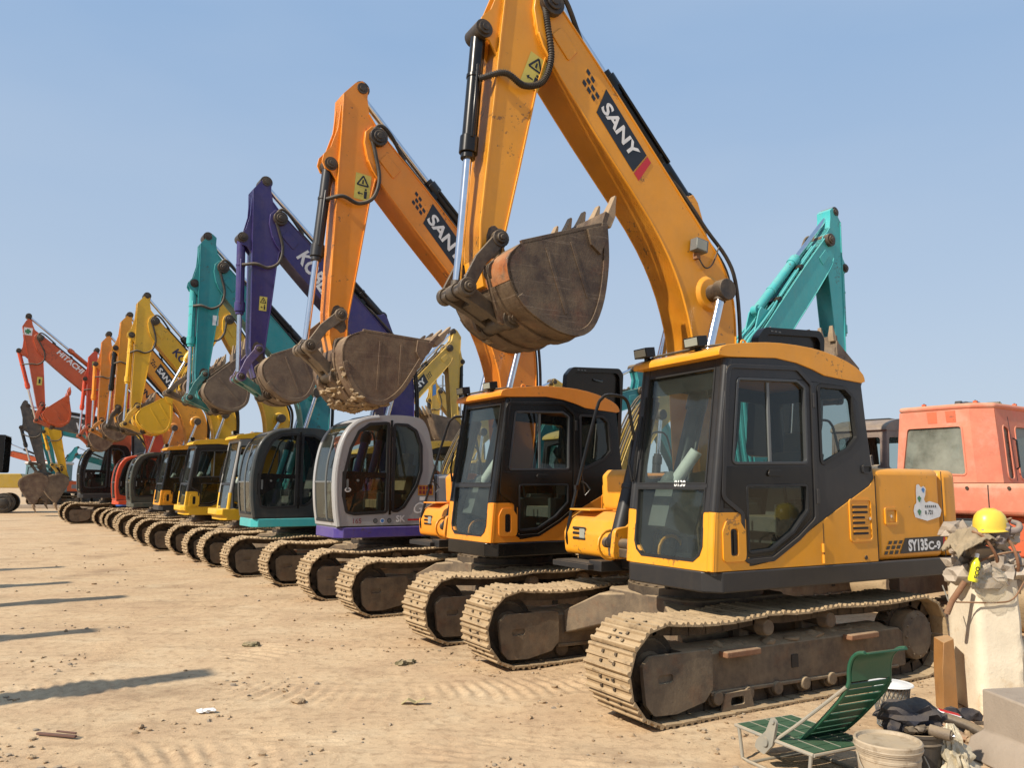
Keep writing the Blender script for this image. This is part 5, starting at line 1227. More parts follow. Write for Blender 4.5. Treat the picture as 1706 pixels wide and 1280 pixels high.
lone('clod', 'brown clod in the tyre prints near the bottom edge', 'dirt clod', -1.62, 6.35, clod(.045, M_clod, 23))
def scrap(mb, x, y, z):
    for i in range(3): mb.lump((x + .03 * i, y + .01 * i, z + .02), (.036, .024, .014), M_white, 31 + i, .6, 2)
    mb.lump((x + .075, y + .02, z + .02), (.014, .014, .012), M_red, 37, .4, 1)
lone('paper_scrap', 'crumpled white and red scrap of packaging on the bare earth', 'litter', -2.26, 6.03, scrap)
M_darkwood = plain('dark_weathered_wood', (.13, .065, .045), .85)
lone('wood_stick', 'reddish brown stick lying flat near the bottom left corner', 'stick', -3.0, 5.46, lambda mb, x, y, z: (mb.box((x, y, z + .015), (.30, .022, .016), M_darkwood, rotm('Z', -12)), mb.box((x + .06, y + .01, z + .03), (.16, .014, .012), M_darkwood, rotm('Z', -16))), .004)
M_leaf = plain('dry_leaf', (.42, .34, .16), .8)
lone('dry_leaf', 'curled pale dry leaf on the earth left of the nearest track', 'leaf', -.75, 6.35, lambda mb, x, y, z: mb.strip([(x - .09, z + .01), (x - .04, z + .045), (x + .02, z + .02), (x + .09, z + .05)], .004, lambda a, b, t: (a, y + t, b), -.03, .03, M_leaf))

# ------------------------------------------------------------------ things round the broken pillar, bottom right
P_green = paint('green_sling_plastic', (0.004, 0.085, 0.045), rough=.4, dust=.06, chips=0, patch=.15, topdust=.10, streak=.05)
M_alu = worn('scuffed_white_tube', (0.25, 0.25, 0.22), rough=.45, dust=.35, patch=.3, streak=.1, bump=.05)
chair = empty('deck_chair', (1.635, 5.275, .0), R(-64)); tag(chair, 'low green folding deck chair with slatted sling and white metal frame', 'deck chair')
mb = MB()                                                # seat: green straps woven over two rails
for i in range(7):
    x = .0 + i * .088; mb.strip([(x, .205), (x + .082, .205)], .006, lambda a, b, t: (a, t, b - .012 * (1 - (t / .225) ** 2)), -.225, .225, P_green)
for t in (-.13, 0, .13): mb.box((.30, t, .206), (.60, .0025, .004), M_alu)
mb.build('seat', chair)
mb = MB()
bpts = smooth2([(.38, .205), (.48, .29), (.59, .40), (.70, .52), (.75, .60)], 4)
for i in range(0, len(bpts) - 1, 2):
    a, b = Vector(bpts[i]), Vector(bpts[min(i + 2, len(bpts) - 1)]); b = a.lerp(b, .80)
    mb.strip([tuple(a), tuple(b)], .006, lambda p, q, t: (p, t, q), -.075, .245, P_green)
for q in (1, -1):
    for i in range(46):
        k = i / 46 * (len(bpts) - 1); j = int(k); a, b = Vector(bpts[j]), Vector(bpts[j + 1]); p = a.lerp(b, k - j); mb.box((p.x, .085 + q * .162, p.y), (.006, .03, .012), P_green)
mb.build('backrest', chair)
mb = MB(); hp = smooth2([(.752, .605), (.757, .67), (.778, .73), (.825, .772), (.885, .785)], 4)
mb.strip(hp, .007, lambda a, b, t: (a, t, b), -.07, .24, P_green); mb.build('headrest', chair)
mb = MB()
for q in (1, -1):
    mb.tube([(-.01, q * .235, .195), (.25, q * .24, .195), (.62, q * .235, .195)], .012, M_alu); mb.tube([(.02, q * .235, .19), (.05, q * .24, .02), (.10, q * .24, .012), (.50, q * .24, .012), (.58, q * .24, .03), (.60, q * .235, .19)], .011, M_alu)
    mb.tube([(.36, .085 + q * .17, .20)] + [(a, .085 + q * .17, b - .008) for a, b in bpts[::3]] + [(a - .004, .085 + q * .165, b) for a, b in hp[::3]], .011, P_green, 8, 3)
    mb.tube([(.30, q * .25, .17), (.44, .04 + q * .22, .30), (.74, .085 + q * .18, .575)], .010, M_alu)
    mb.side(rounded([(.18, .12), (.26, .10), (.33, .17), (.37, .31), (.33, .335), (.28, .24), (.20, .17)], .025), q * .243, q * .262, M_alu); mb.cyl((.275, q * .255, .18), (.275, q * .275, .18), .028, M_alu); mb.cyl((.345, q * .255, .31), (.345, q * .272, .31), .014, M_alu)
for x, z in ((-.01, .195), (.62, .195), (.12, .012), (.50, .012)): mb.tube([(x, -.235, z), (x, .235, z)], .010, M_alu)
mb.build('frame', chair)
# paint pail
M_pail = worn('stained_white_plastic', (0.40, 0.335, 0.25), rough=.5, dust=.35, patch=1.0, patchcol=(.12, .085, .055), streak=.9, bump=.2, scale=7)
pail = empty('paint_pail', (2.06, 4.50, 0), 0, .93); tag(pail, 'dirty white plastic paint pail with a sunken lid and wire handle', 'pail')
mb = MB(); mb.lathe([(.0, .0), (.150, .0), (.155, .01), (.172, .245), (.176, .25), (.176, .262), (.173, .265), (.174, .285), (.18, .288), (.18, .30), (.175, .303), (.176, .315), (.0, .315)], M_pail, 40); mb.build('body', pail, 0, 30)
mb = MB(); mb.lathe([(.186, .300), (.188, .34), (.182, .348), (.172, .346), (.165, .330), (.0, .326)], M_pail, 40); mb.lathe([(.188, .306), (.190, .312), (.188, .318)], M_pail, 40); mb.build('lid', pail, 0, 30)
mb = MB(); mb.tube([(.178, -.06, .27), (.185, -.10, .20), (.10, -.185, .10), (-.02, -.20, .07), (-.14, -.15, .12), (-.185, -.05, .22), (-.18, .0, .27)], .004, M_alu, 6, 5); mb.build('handle', pail)
# black bucket with rag and rubbish
M_blackp = worn('dusty_black_plastic', (0.022, 0.023, 0.026), rough=.5, dust=.14, patch=.2, streak=.3, bump=.08, topdust=.6)
blk = empty('black_bucket', (2.36, 4.82, 0)); tag(blk, 'black plastic bucket heaped with rags and tools behind the paint pail', 'bucket')
mb = MB(); mb.lathe([(.0, .0), (.125, .0), (.158, .27), (.165, .272), (.165, .288), (.158, .29), (.150, .27), (.11, .02), (.0, .02)], M_blackp, 36); mb.lathe([(.153, .225), (.161, .23), (.155, .24)], M_blackp, 36); mb.build('body', blk, 0, 30)
M_rag = worn('dark_blue_rag', (0.022, 0.024, 0.036), rough=.95, dust=.16, patch=.3, streak=0, bump=.5, scale=8, fine=150, topdust=.15)
mb = MB(); mb.lump((-.02, .02, .36), (.17, .13, .08), M_rag, 3, .55, 3); mb.lump((-.13, -.03, .29), (.05, .07, .07), M_rag, 5, .5, 3); mb.lump((.08, .05, .335), (.10, .09, .06), M_rag, 8, .6, 3)
tag(link('rag', mb.mesh('rag'), None), 'bunched dark navy rag on top of the black bucket', 'rag').location = (2.36, 4.82, 0)
mb = MB(); mb.cyl((2.39, 4.69, .315), (2.47, 4.62, .305), .032, M_linkbrown, n=16); mb.cyl((2.47, 4.62, .305), (2.478, 4.613, .304), .022, M_link); mb.cyl((2.478, 4.613, .304), (2.486, 4.606, .303), .010, M_chrome)
tag(mb.build('grease_gun'), 'worn metal grease gun end sticking out of the black bucket', 'tool')
mb = MB()
for i in range(6): mb.lump((2.28 + .025 * i, 4.70 + rnd.uniform(-.02, .03), .30 + rnd.uniform(0, .02)), (.03, .03, .022), M_link, i, .5, 2)
tag(mb.build('scrap_parts'), 'small oily scrap parts on the rim of the black bucket', 'scrap')
# clear bag hanging on the bucket side
mb = MB(); rings = []
for i in range(31):
    t = i / 30; z = .335 - .335 * t; w = .022 + .062 * math.sin(min(1, t * 1.15) * math.pi * .62)
    ring_ = []
    for q in range(40):
        a = 2 * math.pi * q / 40; f = abs(noise.noise(Vector((math.cos(a) * 2.2, math.sin(a) * 2.2, t * 3.5)))) * 1.1 + .35 * noise.noise(Vector((math.cos(a) * 6, math.sin(a) * 6, t * 9)))
        rr_ = w * (.72 + f); ring_.append((2.53 + rr_ * math.cos(a) + .03 * t, 4.74 + .7 * rr_ * math.sin(a) - .04 * t, z + .012 * noise.noise(Vector((a, t * 4, 2)))))
    rings.append(ring_)
mb.loft(rings, worn('cloudy_cream_polythene', (.50, .45, .33), rough=.3, dust=.3, patch=.3, streak=.2, bump=.4, scale=9)); tag(mb.build('plastic_bag'), 'cream polythene bag hanging beside the black bucket', 'bag')
# wire basket with white lid
mb = MB(); wb = empty('wire_basket', (2.73, 5.87, 0)); wb.scale = (.88, .88, .76); tag(wb, 'wire mesh basket with a white dished top behind the deck chair', 'basket')
for i in range(28):
    a = 2 * math.pi * i / 28
    for sg in (1, -1): mb.tube([(.115 * math.cos(a), .115 * math.sin(a), .01), (.13 * math.cos(a + sg * .45), .13 * math.sin(a + sg * .45), .19), (.145 * math.cos(a + sg * .9), .145 * math.sin(a + sg * .9), .37)], .0028, M_trim, 5)
for z, r in ((.01, .115), (.37, .145)): mb.tube([(r * math.cos(a), r * math.sin(a), z) for a in [2 * math.pi * q / 24 for q in range(25)]], .006, M_trim, 6)
mb.lathe([(.0, .02), (.105, .02), (.132, .34), (.0, .34)], M_pail, 24); mb.build('mesh_body', wb)
mb = MB(); mb.lathe([(.0, .405), (.07, .40), (.12, .385), (.15, .378), (.168, .382), (.172, .374), (.15, .365), (.0, .365)], M_white, 32); mb.build('dish', wb, 0, 30)
# plank
M_wood = worn('varnished_orange_wood', (0.36, 0.17, 0.050), rough=.5, dust=.12, patch=.4, patchcol=(.18, .08, .03), streak=.6, bump=.15, scale=4)
mb = MB(); mb.loft([[(-.06, -.09, 0), (.07, -.05, 0), (.12, .12, 0), (-.02, .10, 0)], [(-.05, -.085, .3), (.075, -.045, .3), (.12, .12, .3), (-.02, .10, .3)], [(-.02, -.07, .51), (.075, -.04, .535), (.12, .12, .535), (-.0, .11, .52)]], M_wood)
o = mb.build('wood_board', None, .004); o.location = (3.33, 6.28, 0); tag(o, 'orange brown wooden panel leaning against the broken pillar', 'wood')
# pillar
def concrete(name, base, stain):
    m, n, l, b = nodes(name); v, w = coords(n, l)
    a1 = noise_node(n, l, v, 3, 9, .65); a2 = noise_node(n, l, v, 1.4, 8, .7); a3 = noise_node(n, l, v, 40, 6, .7); vo = n.new('ShaderNodeTexVoronoi'); vo.feature = 'DISTANCE_TO_EDGE'; vo.inputs['Scale'].default_value = 2.3
    dv = mix(n, l, .25, v, a1.outputs['Color']); l.new(dv, vo.inputs['Vector'])
    c = mix(n, l, ramp(n, l, a1.outputs['Fac'], .4, .7).outputs[0], base, tuple(x * .82 for x in base))
    c = mix(n, l, mathn(n, l, 'MULTIPLY', ramp(n, l, a2.outputs['Fac'], .52, .66).outputs[0], .8), c, stain)
    c = mix(n, l, mathn(n, l, 'MULTIPLY', ramp(n, l, a3.outputs['Fac'], .62, .72).outputs[0], .6), c, tuple(x * .5 for x in base))
    c = mix(n, l, mathn(n, l, 'MULTIPLY', ramp(n, l, vo.outputs['Distance'], .0, .004, (.5, .5, .5, 1), (0, 0, 0, 1)).outputs[0], ramp(n, l, a2.outputs['Fac'], .45, .6).outputs[0]), c, (.09, .07, .055))
    l.new(c, b.inputs['Base Color']); b.inputs['Roughness'].default_value = .9; b.inputs['Specular IOR Level'].default_value = .2
    bp = n.new('ShaderNodeBump'); bp.inputs['Strength'].default_value = .4; bp.inputs['Distance'].default_value = .01
    l.new(mathn(n, l, 'ADD', a3.outputs['Fac'], a1.outputs['Fac']), bp.inputs['Height']); l.new(bp.outputs[0], b.inputs['Normal']); return m
M_plaster = concrete('stained_plaster', (.72, .63, .48), (.50, .31, .14)); M_conc2 = concrete('pale_broken_concrete', (.47, .40, .32), (.30, .24, .18)); M_conc = concrete('raw_concrete', (.33, .27, .21), (.24, .18, .13))
pil = empty('concrete_pillar', (3.66, 6.33, 0)); tag(pil, 'broken plastered concrete pillar with rubble top and bent rebar', 'pillar')
mb = MB(); bm = bmesh.new(); bmesh.ops.create_grid(bm, x_segments=1, y_segments=1, size=1); bm.free()
def pillar_ring(z, k):
    base = [(-.135, -.21), (.20, -.235), (.27, .20), (-.12, .25)]; out = []
    for i in range(4):
        a, b = Vector(base[i]), Vector(base[(i + 1) % 4])
        for j in range(10):
            p = a.lerp(b, j / 10); e = min(j, 10 - j) / 5
            q = .010 * noise.fractal(Vector((p.x * 5, p.y * 5, z * 4)), 1, 2, 3) - (.022 if e == 0 else 0) * (1 + noise.noise(Vector((i, z * 7, 2))))
            out.append((p.x * (1 + q / .25), p.y * (1 + q / .25), z + (k * .04 * noise.noise(Vector((p.x * 6, p.y * 6, 5))))))
    return out
mb.loft([pillar_ring(1.0 * i / 16, 1 if i == 16 else 0) for i in range(17)], M_plaster); mb.build('shaft', pil, 0, 50)
mb = MB()
for i in range(95):
    z = rnd.uniform(.95, 1.36); k = 1.15 - (z - .95) * 1.1; q = rnd.uniform(.035, .085)
    mb.lump((.04 + rnd.uniform(-.21, .22) * k, rnd.uniform(-.22, .20) * k, z), (q * rnd.uniform(.8, 1.3), q, q * rnd.uniform(.7, 1.1)), rnd.choice((M_conc, M_conc2)), i, .75, 1 if i % 2 else 2)
mb.build('rubble_top', pil, .003, 14)
for pts, r in (([(.23, -.24, .99), (.12, -.26, .86), (.0, -.25, .83), (-.30, -.24, .83)], .006), ([(.25, -.18, 1.20), (.10, -.26, 1.20), (-.02, -.25, 1.17), (-.10, -.2, 1.12)], .008), ([(.25, -.2, 1.09), (.12, -.25, 1.08), (.0, -.2, 1.07)], .006), ([(.05, -.2, 1.05), (.0, -.28, 1.18), (-.09, -.29, 1.32), (-.15, -.25, 1.36)], .012), ([(.20, -.2, 1.0), (.17, -.27, 1.12), (.15, -.25, 1.25), (.10, -.2, 1.36)], .012), ([(.25, -.1, 1.45), (.15, -.12, 1.42), (.05, -.1, 1.38)], .010)):
    mb = MB(); mb.tube(pts, r, M_rust, 8, 6); mb.build('rebar', pil)
mb = MB(); mb.tube([(3.30, 6.12, .74), (3.33, 6.10, .83), (3.43, 6.08, .98)], .022, M_rust, 10); mb.tube([(3.28, 6.12, .95), (3.305, 6.11, .86), (3.32, 6.1, .80)], .005, M_alu, 6); tag(mb.build('steel_pipe'), 'rusty steel pipe end jutting from the left side of the pillar', 'pipe')
# hard hat
hat = empty('hard_hat', (3.70, 6.16, 1.365), R(200)); tag(hat, 'yellow hard hat resting on rags on top of the broken pillar', 'hard hat')
M_hat = plain('yellow_helmet_plastic', (.78, .56, .06), .35)
mb = MB(); mb.loft([[(k * (.135 * math.cos(a) + (.0 if math.cos(a) < 0 else .0)), k * .112 * math.sin(a), z) for a in [2 * math.pi * q / 36 for q in range(36)]] for k, z in ((1.0, .0), (.995, .03), (.96, .07), (.86, .11), (.66, .142), (.36, .158), (.05, .162))], M_hat)
for t in (-.03, 0, .03): mb.tube([(-.115, t, .075), (-.08, t, .125), (0, t, .160), (.08, t, .128), (.115, t, .078)], .008, M_hat, 6, 4)
mb.build('shell', hat, 0, 50)
mb = MB(); mb.loft([[((.135 + k * (.012 + .05 * max(0, math.cos(a)) ** 3)) * math.cos(a), (.112 + k * .012) * math.sin(a), z - .010 * k * max(0, math.cos(a))) for a in [2 * math.pi * q / 36 for q in range(36)]] for k, z in ((0, .004), (1, -.004), (1, -.009), (0, -.004))], M_hat); mb.build('brim', hat, 0, 50)
# rags
M_khaki = worn('khaki_rag', (0.22, 0.18, 0.12), rough=.95, dust=.2, patch=.3, streak=0, bump=.4, scale=6, fine=160); M_mauve = worn('grey_mauve_glove_cloth', (0.17, 0.145, 0.145), rough=.95, dust=.15, patch=.2, streak=0, bump=.4, scale=7, fine=160)
mb = MB(); N = 40; g = []
for i in range(N + 1):
    for j in range(N + 1):
        u, v_ = i / N, j / N; x = -.33 + .34 * u; y = -.30 + .26 * v_
        z = 1.355 - .20 * max(0, .52 - u) ** 1.0 * 1.25 - .16 * max(0, .38 - v_) + .018 * math.sin(9 * u + 5 * v_) + .05 * (abs(noise.noise(Vector((u * 5 + v_ * 2, v_ * 4, 2)))) - .15) + .012 * noise.fractal(Vector((u * 11, v_ * 9, 4)), 1, 2, 3)
        g.append((x, y - .06 * (1 - u), z))
mb.add(g, [(i * (N + 1) + j, (i + 1) * (N + 1) + j, (i + 1) * (N + 1) + j + 1, i * (N + 1) + j + 1) for i in range(N) for j in range(N)], M_khaki)
o = mb.build('work_rag'); o.location = (3.66, 6.33, 0); o.modifiers.new('thick', 'SOLIDIFY').thickness = .008; tag(o, 'khaki canvas rag draped under the hard hat, hanging off to the left', 'rag')
mb = MB(); mb.lump((.10, -.20, 1.36), (.09, .06, .06), M_mauve, 14, .6, 3); mb.lump((.05, -.24, 1.31), (.06, .04, .055), M_mauve, 19, .5, 3); mb.tube([(.12, -.22, 1.36), (.19, -.26, 1.37), (.23, -.22, 1.41), (.20, -.18, 1.43)], lambda t: .03 - .012 * t, M_mauve, 10, 5); mb.lump((.0, -.2, 1.335), (.07, .05, .03), M_mauve, 29, .5, 3)
o = mb.build('work_glove'); o.location = (3.66, 6.33, 0); tag(o, 'crumpled grey mauve work glove in front of the hard hat', 'glove')
# bottle
bt = empty('drink_bottle', (3.475, 6.06, .985)); bt.rotation_euler = (0, R(14), 0); tag(bt, 'yellow drink bottle wedged between pillar and bag', 'bottle')
M_lime = plain('bright_yellow_label', (.80, .74, .03), .3)
mb = MB(); mb.lathe([(.0, .0), (.030, .0), (.034, .01), (.034, .13), (.028, .155), (.014, .175), (.013, .19), (.0, .19)], M_lime, 20); mb.build('body', bt)
mb = MB(); mb.lathe([(.015, .185), (.015, .215), (.0, .217)], M_white, 14); mb.build('cap', bt)
vs, fs_, asp = text_polys('ECO', .03); mb = MB(); mb.add([(-.0355 * math.cos((y * .03 - .012) / .034) * .0 + (y * .034 - .020) * -1, -.0352, .03 + x * .034) for x, y in vs], fs_, M_ink); mb.build('lettering', bt)
# crumpled clear bag
bm = bmesh.new(); bmesh.ops.create_icosphere(bm, subdivisions=5, radius=1)
mb = MB(); vv = []
for v in bm.verts:
    k = 1 + .30 * noise.turbulence(v.co * 2.2, 4, True) - .15; vv.append((3.60 + v.co.x * .13 * k, 6.05 + v.co.y * .06 * k, .985 + v.co.z * .12 * k - .04 * max(0, -v.co.z) ** 2))
mb.add(vv, [[q.index for q in f.verts] for f in bm.faces], G_poly); bm.free(); tag(mb.build('clear_bag', None, 0, 25), 'crumpled clear polythene bag stuck on the pillar beside the yellow bottle', 'bag')
# concrete block, lower right
mb = MB(); mb.loft([[(-.30, -.25, 0), (.4, -.25, 0), (.4, .30, 0), (-.30, .30, 0)], [(-.26, -.22, .10), (.4, -.22, .10), (.4, .28, .12), (-.26, .28, .12)], [(-.19, -.16, .17), (.4, -.16, .17), (.4, .25, .17), (-.19, .25, .17)], [(-.185, -.155, .405), (.4, -.155, .41), (.4, .25, .42), (-.18, .25, .415)]], M_conc)
o = mb.build('concrete_block', None, .012); o.location = (3.22, 5.0, 0); o.rotation_euler = (0, 0, R(8)); tag(o, 'grey concrete footing block cut off by the right edge', 'concrete block')
# rubble between block and pillar
M_brick = worn('broken_red_brick', (0.30, 0.15, 0.085), rough=.9, dust=.4, patch=.4, streak=0, bump=.5, scale=8)
mb = MB()
for i in range(60): mb.lump((2.95 + rnd.uniform(-.16, .30), 5.55 + rnd.uniform(-.28, .3), .02), (rnd.uniform(.02, .055),) * 2 + (rnd.uniform(.015, .04),), rnd.choice((M_brick, M_clod, M_conc)), i, .5, 2)
tag(mb.build('rubble'), None, None, None, 'stuff')
mb = MB(); mb.tube([(3.02, 5.72, .10), (3.12, 5.60, .075), (3.20, 5.45, .03)], .035, M_link, 12, 4); tag(mb.build('hose_piece'), 'thick dark rubber hose piece lying before the pillar foot', 'hose')
mb = MB(); mb.box((0, 0, 0), (.14, .07, .02), M_white, rotm('Y', 12)); mb.box((0, 0, .012), (.13, .06, .006), M_red, rotm('Y', 12)); o = mb.build('cigarette_carton', None, .004); o.location = (3.10, 5.80, .10); o.rotation_euler = (0, 0, R(-15)); tag(o, 'flattened white and red carton on rubble by the pillar foot', 'litter')
mb = MB()
for i in range(3): mb.lump((3.06 + i * .12, 5.92, .06), (.08, .05, .05), M_rag, 60 + i, .6, 2)
tag(mb.build('dark_rag'), 'black rag lying on the rubble at the pillar foot', 'rag')

# ------------------------------------------------------------------ faded red machine at the right
P_fred = paint('sun_faded_red_paint', (0.66, 0.185, 0.11), rough=.6, dust=.30, chips=.1, patch=.6, patchcol=(.64, .33, .25), streak=.5, topdust=.6, scale=1.6)
P_fred2 = paint('brighter_red_patch', (0.62, 0.11, 0.04), rough=.5, dust=.15)
red = empty('crawler_machine', (7.09, 11.24, 0), R(215)); tag(red, 'sun faded salmon red construction machine with a boxy cab and filthy windows', 'construction machine')
# local: +x faces the camera, +y to the right in the picture
def fw(z): return .95 - (z - 1.78) * .07
mb = MB(); zs0, zs1 = 1.76, 2.78
fxr = lambda a, b, t: (fw(b) - t, a, b)
mb.plate([(-1.14, zs0), (-.02, zs0), (-.10, zs1), (-1.07, zs1)], [rounded([(-1.06, 1.90), (-.14, 1.85), (-.19, 2.56), (-.98, 2.56)], .07)], fxr, 0, .05, P_fred)
cA, cB = Vector((fw(1.76), -.02)), Vector((fw(1.76) - .22, .22)); cA2, cB2 = Vector((fw(2.78), -.10)), Vector((fw(2.78) - .2, .14))
def chamf(a, b, t):
    k = (b - zs0) / (zs1 - zs0); A = cA.lerp(cA2, k); B = cB.lerp(cB2, k); p = A.lerp(B, a); return (p.x - t, p.y - t, b)
mb.plate([(0, zs0), (1, zs0), (1, zs1), (0, zs1)], [], chamf, 0, .05, P_fred)
def sidew(a, b, t): return (a, .22 - (b - zs0) * .08 - t, b)
mb.plate([(.73, zs0), (-1.9, zs0), (-1.9, zs1), (.66, zs1)], [rounded([(.56, 1.82), (.40, 1.82), (.36, 2.5), (.50, 2.56)], .06), rounded([(.20, 1.82), (-1.05, 1.82), (-1.05, 2.54), (.14, 2.54)], .07)], sidew, 0, .05, P_fred)
mb.plate([(.95, zs0), (-1.9, zs0), (-1.9, zs1), (.88, zs1)], [rounded([(.75, 1.9), (-.9, 1.9), (-.9, 2.55), (.7, 2.55)], .07)], lambda a, b, t: (a, -1.14 + (b - zs0) * .06 + t, b), 0, .05, P_fred)
mb.plate([(-1.0, zs0), (.2, zs0), (.14, zs1), (-.94, zs1)], [rounded([(-.85, 1.95), (.05, 1.95), (.0, 2.5), (-.8, 2.5)], .07)], lambda a, b, t: (-1.9 + t, a, b), 0, .05, P_fred)
cab_r = mb.build('cab', red, .012)
mb = MB(); mb.plan([(fw(2.78) + .01, -1.09), (fw(2.78) + .01, -.09), (fw(2.78) - .2, .16), (-1.92, .16), (-1.92, -1.09)], 2.775, 2.86, P_fred); mb.build('cab_roof', cab_r, .07, 40, 4)
for x, y in ((.80, -.75), (.78, -.05), (-.1, .08), (-.9, .08)): mb = MB(); mb.box((x, y, 2.87), (.04, .05, .04), P_fred2); mb.cyl((x, y, 2.88), (x, y, 2.90), .012, M_pin); mb.build('roof_bracket', cab_r)
mb = MB(); hw = rounded([(-1.06, 1.90), (-.14, 1.85), (-.19, 2.56), (-.98, 2.56)], .07)
mb.prism(hw, fxr, .02, .025, G_dirty); mb.strip(hw, -.022, fxr, -.010, .03, P_fred, closed=True); mb.build('windscreen', cab_r)
for hwp in (rounded([(.56, 1.82), (.40, 1.82), (.36, 2.5), (.50, 2.56)], .06), rounded([(.20, 1.82), (-1.05, 1.82), (-1.05, 2.54), (.14, 2.54)], .07)):
    mb = MB(); mb.prism(hwp, sidew, .02, .025, G_dirty); mb.strip(hwp, -.02, sidew, -.010, .03, P_fred, closed=True); mb.build('side_window', cab_r)
for y in (-.66, -.40): mb = MB(); mb.prism([(y, 2.60), (y + .13, 2.60), (y + .12, 2.765), (y - .02, 2.765)], fxr, -.004, 0, P_fred2); mb.build('paint_patch', cab_r)
seat(cab_r, -.1, -.4, 1.75, M_seat)
mb = MB(); mb.tube([sidew(.30, 1.95, -.01), sidew(.30, 1.98, -.05), sidew(.27, 2.35, -.05), sidew(.27, 2.38, -.01)], .012, M_black); mb.build('door_handle', cab_r)
for x_ in (.32, -1.15): mb = MB(); mb.loft([[sidew(x_, z, -.002), sidew(x_ - .012, z, -.002), sidew(x_ - .012, z, .004), sidew(x_, z, .004)] for z in (1.79, 2.68)], M_seal); mb.build('door_seam', cab_r)
for q in range(5): mb = MB(); mb.cyl((1.155, -1.1 + q * .52, 1.69), (1.17, -1.1 + q * .52, 1.69), .022, M_pin, n=8); mb.build('bolt', red)
mb = MB(); mb.box((1.151, .20, 1.54), (.008, .012, .38), M_seal); mb.build('panel_seam', red)
mb = MB(); mb.plan(rounded([(1.15, -1.35), (1.15, 1.5), (-2.4, 1.5), (-2.4, -1.35)], .1), 1.33, 1.75, P_fred); mb.build('deck', red, .06, 40, 3)
mb = MB(); mb.box((1.152, .95, 1.55), (.008, .62, .20), M_warn)
vs, fs_, asp = text_polys('- 9', .02); mb.add([(1.159, 1.0 + x * .1, 1.5 + y * .1) for x, y in vs], fs_, M_trim); mb.build('plate_sticker', red)
mb = MB(); mb.plan(rounded([(1.0, -1.2), (1.0, 1.4), (-2.3, 1.4), (-2.3, -1.2)], .1), .80, 1.325, P_fred2); mb.build('body', red, .03)
mb = MB(); mb.box((1.06, -.25, 1.12), (.1, .5, .32), M_seal); mb.box((1.115, -.25, 1.12), (.012, .42, .26), M_trim); mb.build('radiator_grille', red, .01)
for s in (1, -1):
    def tmesh():
        m_ = MB(); yc = s * 1.0
        pr = rounded([(1.9, .1), (2.05, .4), (1.85, .78), (-1.85, .78), (-2.05, .4), (-1.9, .1), (-1.7, .0), (1.7, .0)], .15)
        m_.strip(pr, .05, lambda a, b, t: (a, yc + t, b), -.26, .26, M_track, closed=True); m_.side(rounded([(1.6, .2), (1.6, .6), (-1.6, .6), (-1.6, .2)], .05), yc - .18, yc + .18, M_frame)
        P_ = pr + [pr[0]]
        for a, b in zip(P_, P_[1:]):
            L = math.hypot(b[0] - a[0], b[1] - a[1]); n_ = max(1, int(L / .17))
            for q in range(n_):
                t = (q + .5) / n_; m_.box((a[0] + (b[0] - a[0]) * t, yc, a[1] + (b[1] - a[1]) * t), (.03, .52, .05), M_track, Matrix.Rotation(-math.atan2(b[1] - a[1], b[0] - a[0]), 3, 'Y'))
        return m_
    tmesh().build('track', red, 0, 30)

# ------------------------------------------------------------------ far left and distance
wx = empty('wheeled_machine', (-30.2, 44.5, 0), R(205)); tag(wx, 'yellow wheeled machine with a black grille cab at the left edge', 'wheeled machine')
P_wy = paint('worn_plant_yellow', (0.62, 0.41, 0.05), dust=.35)
mb = MB(); mb.side(rounded([(1.6, 1.4), (1.6, 2.15), (-2.4, 2.2), (-2.6, 1.9), (-2.6, 1.4)], .12), -1.25, 1.25, P_wy); mb.build('body', wx, .04)
mb = MB(); F = Face2D(mb, (0, 0), 0, 1.255)
F.poly([(-.85, 1.25), (-.35, 1.25), (-.35, 2.15), (-.85, 2.15)], M_ink); F.poly([(-.6 + .17 * math.cos(a), 1.45 + .17 * math.sin(a)) for a in [2 * math.pi * q / 18 for q in range(18)]], M_white, .005); F.poly([(-.6 + .09 * math.cos(a), 1.45 + .09 * math.sin(a)) for a in [2 * math.pi * q / 18 for q in range(18)]], M_ink, .007)
mb.build('emblem', wx)
mb = MB()
for y in (1.22, -1.22):
    holes = []
    for zz in (2.75, 3.02, 3.42, 3.62, 4.02):
        for q in range(9): holes.append([(1.75 - q * .30, zz), (1.53 - q * .30, zz), (1.53 - q * .30, zz + .14), (1.75 - q * .30, zz + .14)])
    mb.plate(rounded([(1.95, 2.26), (1.95, 4.32), (-1.5, 4.32), (-1.5, 2.26)], .12), holes, lambda a, b, t: (a, y + t, b), -.02, .02, M_black)
mb.box((.2, 0, 4.33), (3.4, 2.40, .05), M_black); mb.box((1.93, 0, 3.28), (.03, 2.4, 2.0), M_black)
mb.build('grille_cab', wx, .01)
for x in (1.35, -1.65):
    for y in (1.0, -1.0):
        mb = MB(); tr = wheel((x, y, .56), .56, .42, M_rubber, .5); o = link('wheel', tr.mesh('wheel'), wx, .03); mb.cyl((x, y - .24, .56), (x, y + .24, .56), .30, M_conc if False else M_trim, n=20); mb.build('rim', o)
mb = MB(); mb.box((0, 0, .85), (3.6, 1.2, .45), M_frame); mb.build('chassis', wx, .03)
tk = empty('truck', (-35.6, 61, 0), R(250)); tag(tk, 'white roofed truck cab behind the brown bucket at far left', 'truck')
P_tt = paint('truck_teal_grey', (0.10, 0.20, 0.22)); P_tw = paint('truck_white', (0.55, .55, .53))
mb = MB(); mb.plate([(-1.2, 1.0), (1.2, 1.0), (1.15, 3.1), (-1.15, 3.1)], [rounded([(-1.0, 2.05), (1.0, 2.05), (.95, 2.9), (-.95, 2.9)], .1)], lambda a, b, t: (1.1 - t, a, b), 0, .06, P_tt)
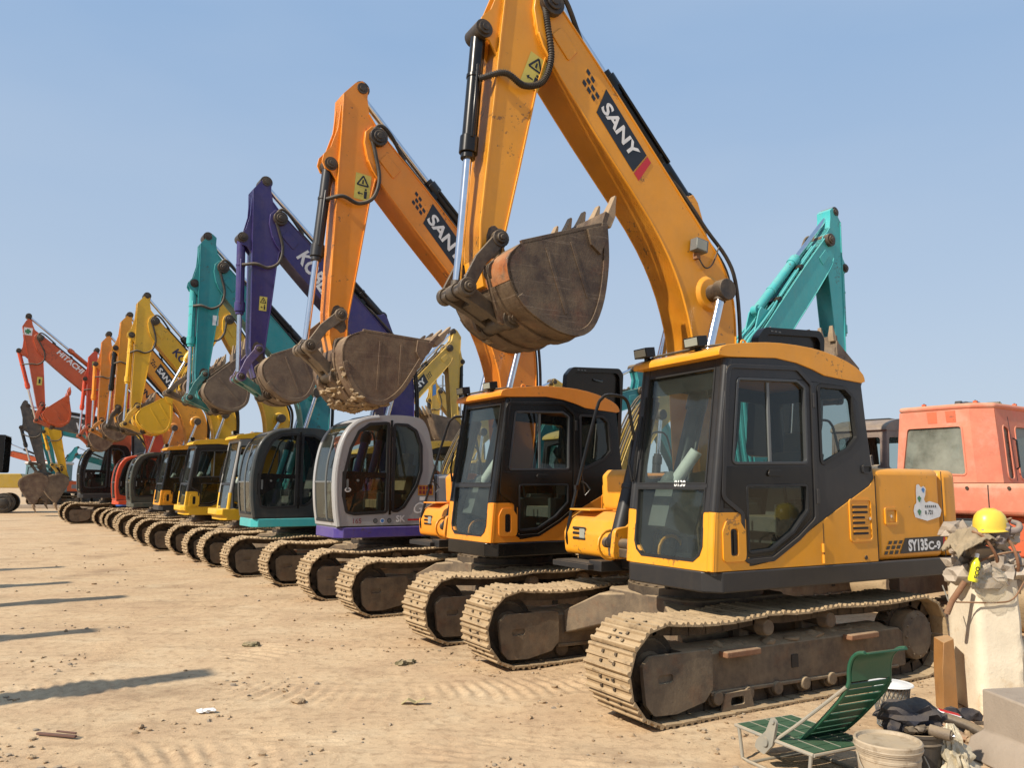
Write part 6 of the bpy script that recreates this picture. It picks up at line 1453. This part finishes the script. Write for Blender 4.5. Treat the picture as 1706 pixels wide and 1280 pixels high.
for q in (1, -1): mb.plate([(1.1, 1.0), (-1.0, 1.0), (-1.0, 3.1), (1.05, 3.1)], [rounded([(.9, 2.05), (-.5, 2.05), (-.5, 2.85), (.85, 2.85)], .1)], lambda a, b, t: (a, q * (1.2 - t), b), 0, .06, P_tt)
mb.box((-.97, 0, 2.05), (.06, 2.3, 2.1), P_tt); mb.build('cab', tk, .02)
mb = MB(); mb.box((.05, 0, 3.2), (2.3, 2.5, .22), P_tw); mb.build('roof', tk, .08)
mb = MB(); mb.prism([(-1.0, 2.05), (1.0, 2.05), (.95, 2.9), (-.95, 2.9)], lambda a, b, t: (1.08 - t, a, b), 0, .01, G_side); mb.build('windscreen', tk)
mb = MB(); mb.box((-2.2, 0, 1.35), (4.6, 2.3, .5), P_tt); mb.box((1.15, 0, .8), (.2, 2.4, .35), M_char); mb.build('chassis', tk, .03)
for x in (.3, -2.4, -3.6):
    for y in (1.0, -1.0): link('wheel', wheel((x, y, .5), .5, .35, M_rubber).mesh('wheel'), tk, .02)
mb = MB(); mb.box((0, 0, .12), (46, .5, .24), M_conc); mb.box((0, .6, .04), (46, .7, .08), M_conc); o = mb.build('kerb', None, .02); o.location = (-22, 53.5, 0); o.rotation_euler = (0, 0, R(3)); tag(o, None, None, None, 'structure')
mb = MB(); mb.tube([(0, 0, 0), (0, 0, 8.0)], .05, M_trim)
for z in (6.0, 6.7, 7.4): mb.box((0, 0, z), (.55, .05, .05), M_trim)
mb.tube([(-.2, 0, 0), (-.2, 0, 7.4)], .035, M_trim); o = mb.build('utility_pole'); o.location = (-4.0, 45, 0); tag(o, 'thin grey antenna pole far behind the silver cab', 'pole')
M_bc = plain('blue_drum_plastic', (.03, .12, .42), .45)
mb = MB(); mb.lathe([(.0, .0), (.26, .0), (.28, .05), (.28, .4), (.26, .45), (.29, .46), (.29, .5), (.0, .5)], M_bc, 24); o = mb.build('blue_tub'); o.location = (-16.6, 34.0, .72); tag(o, 'small blue tub standing on the end machine track', 'tub')
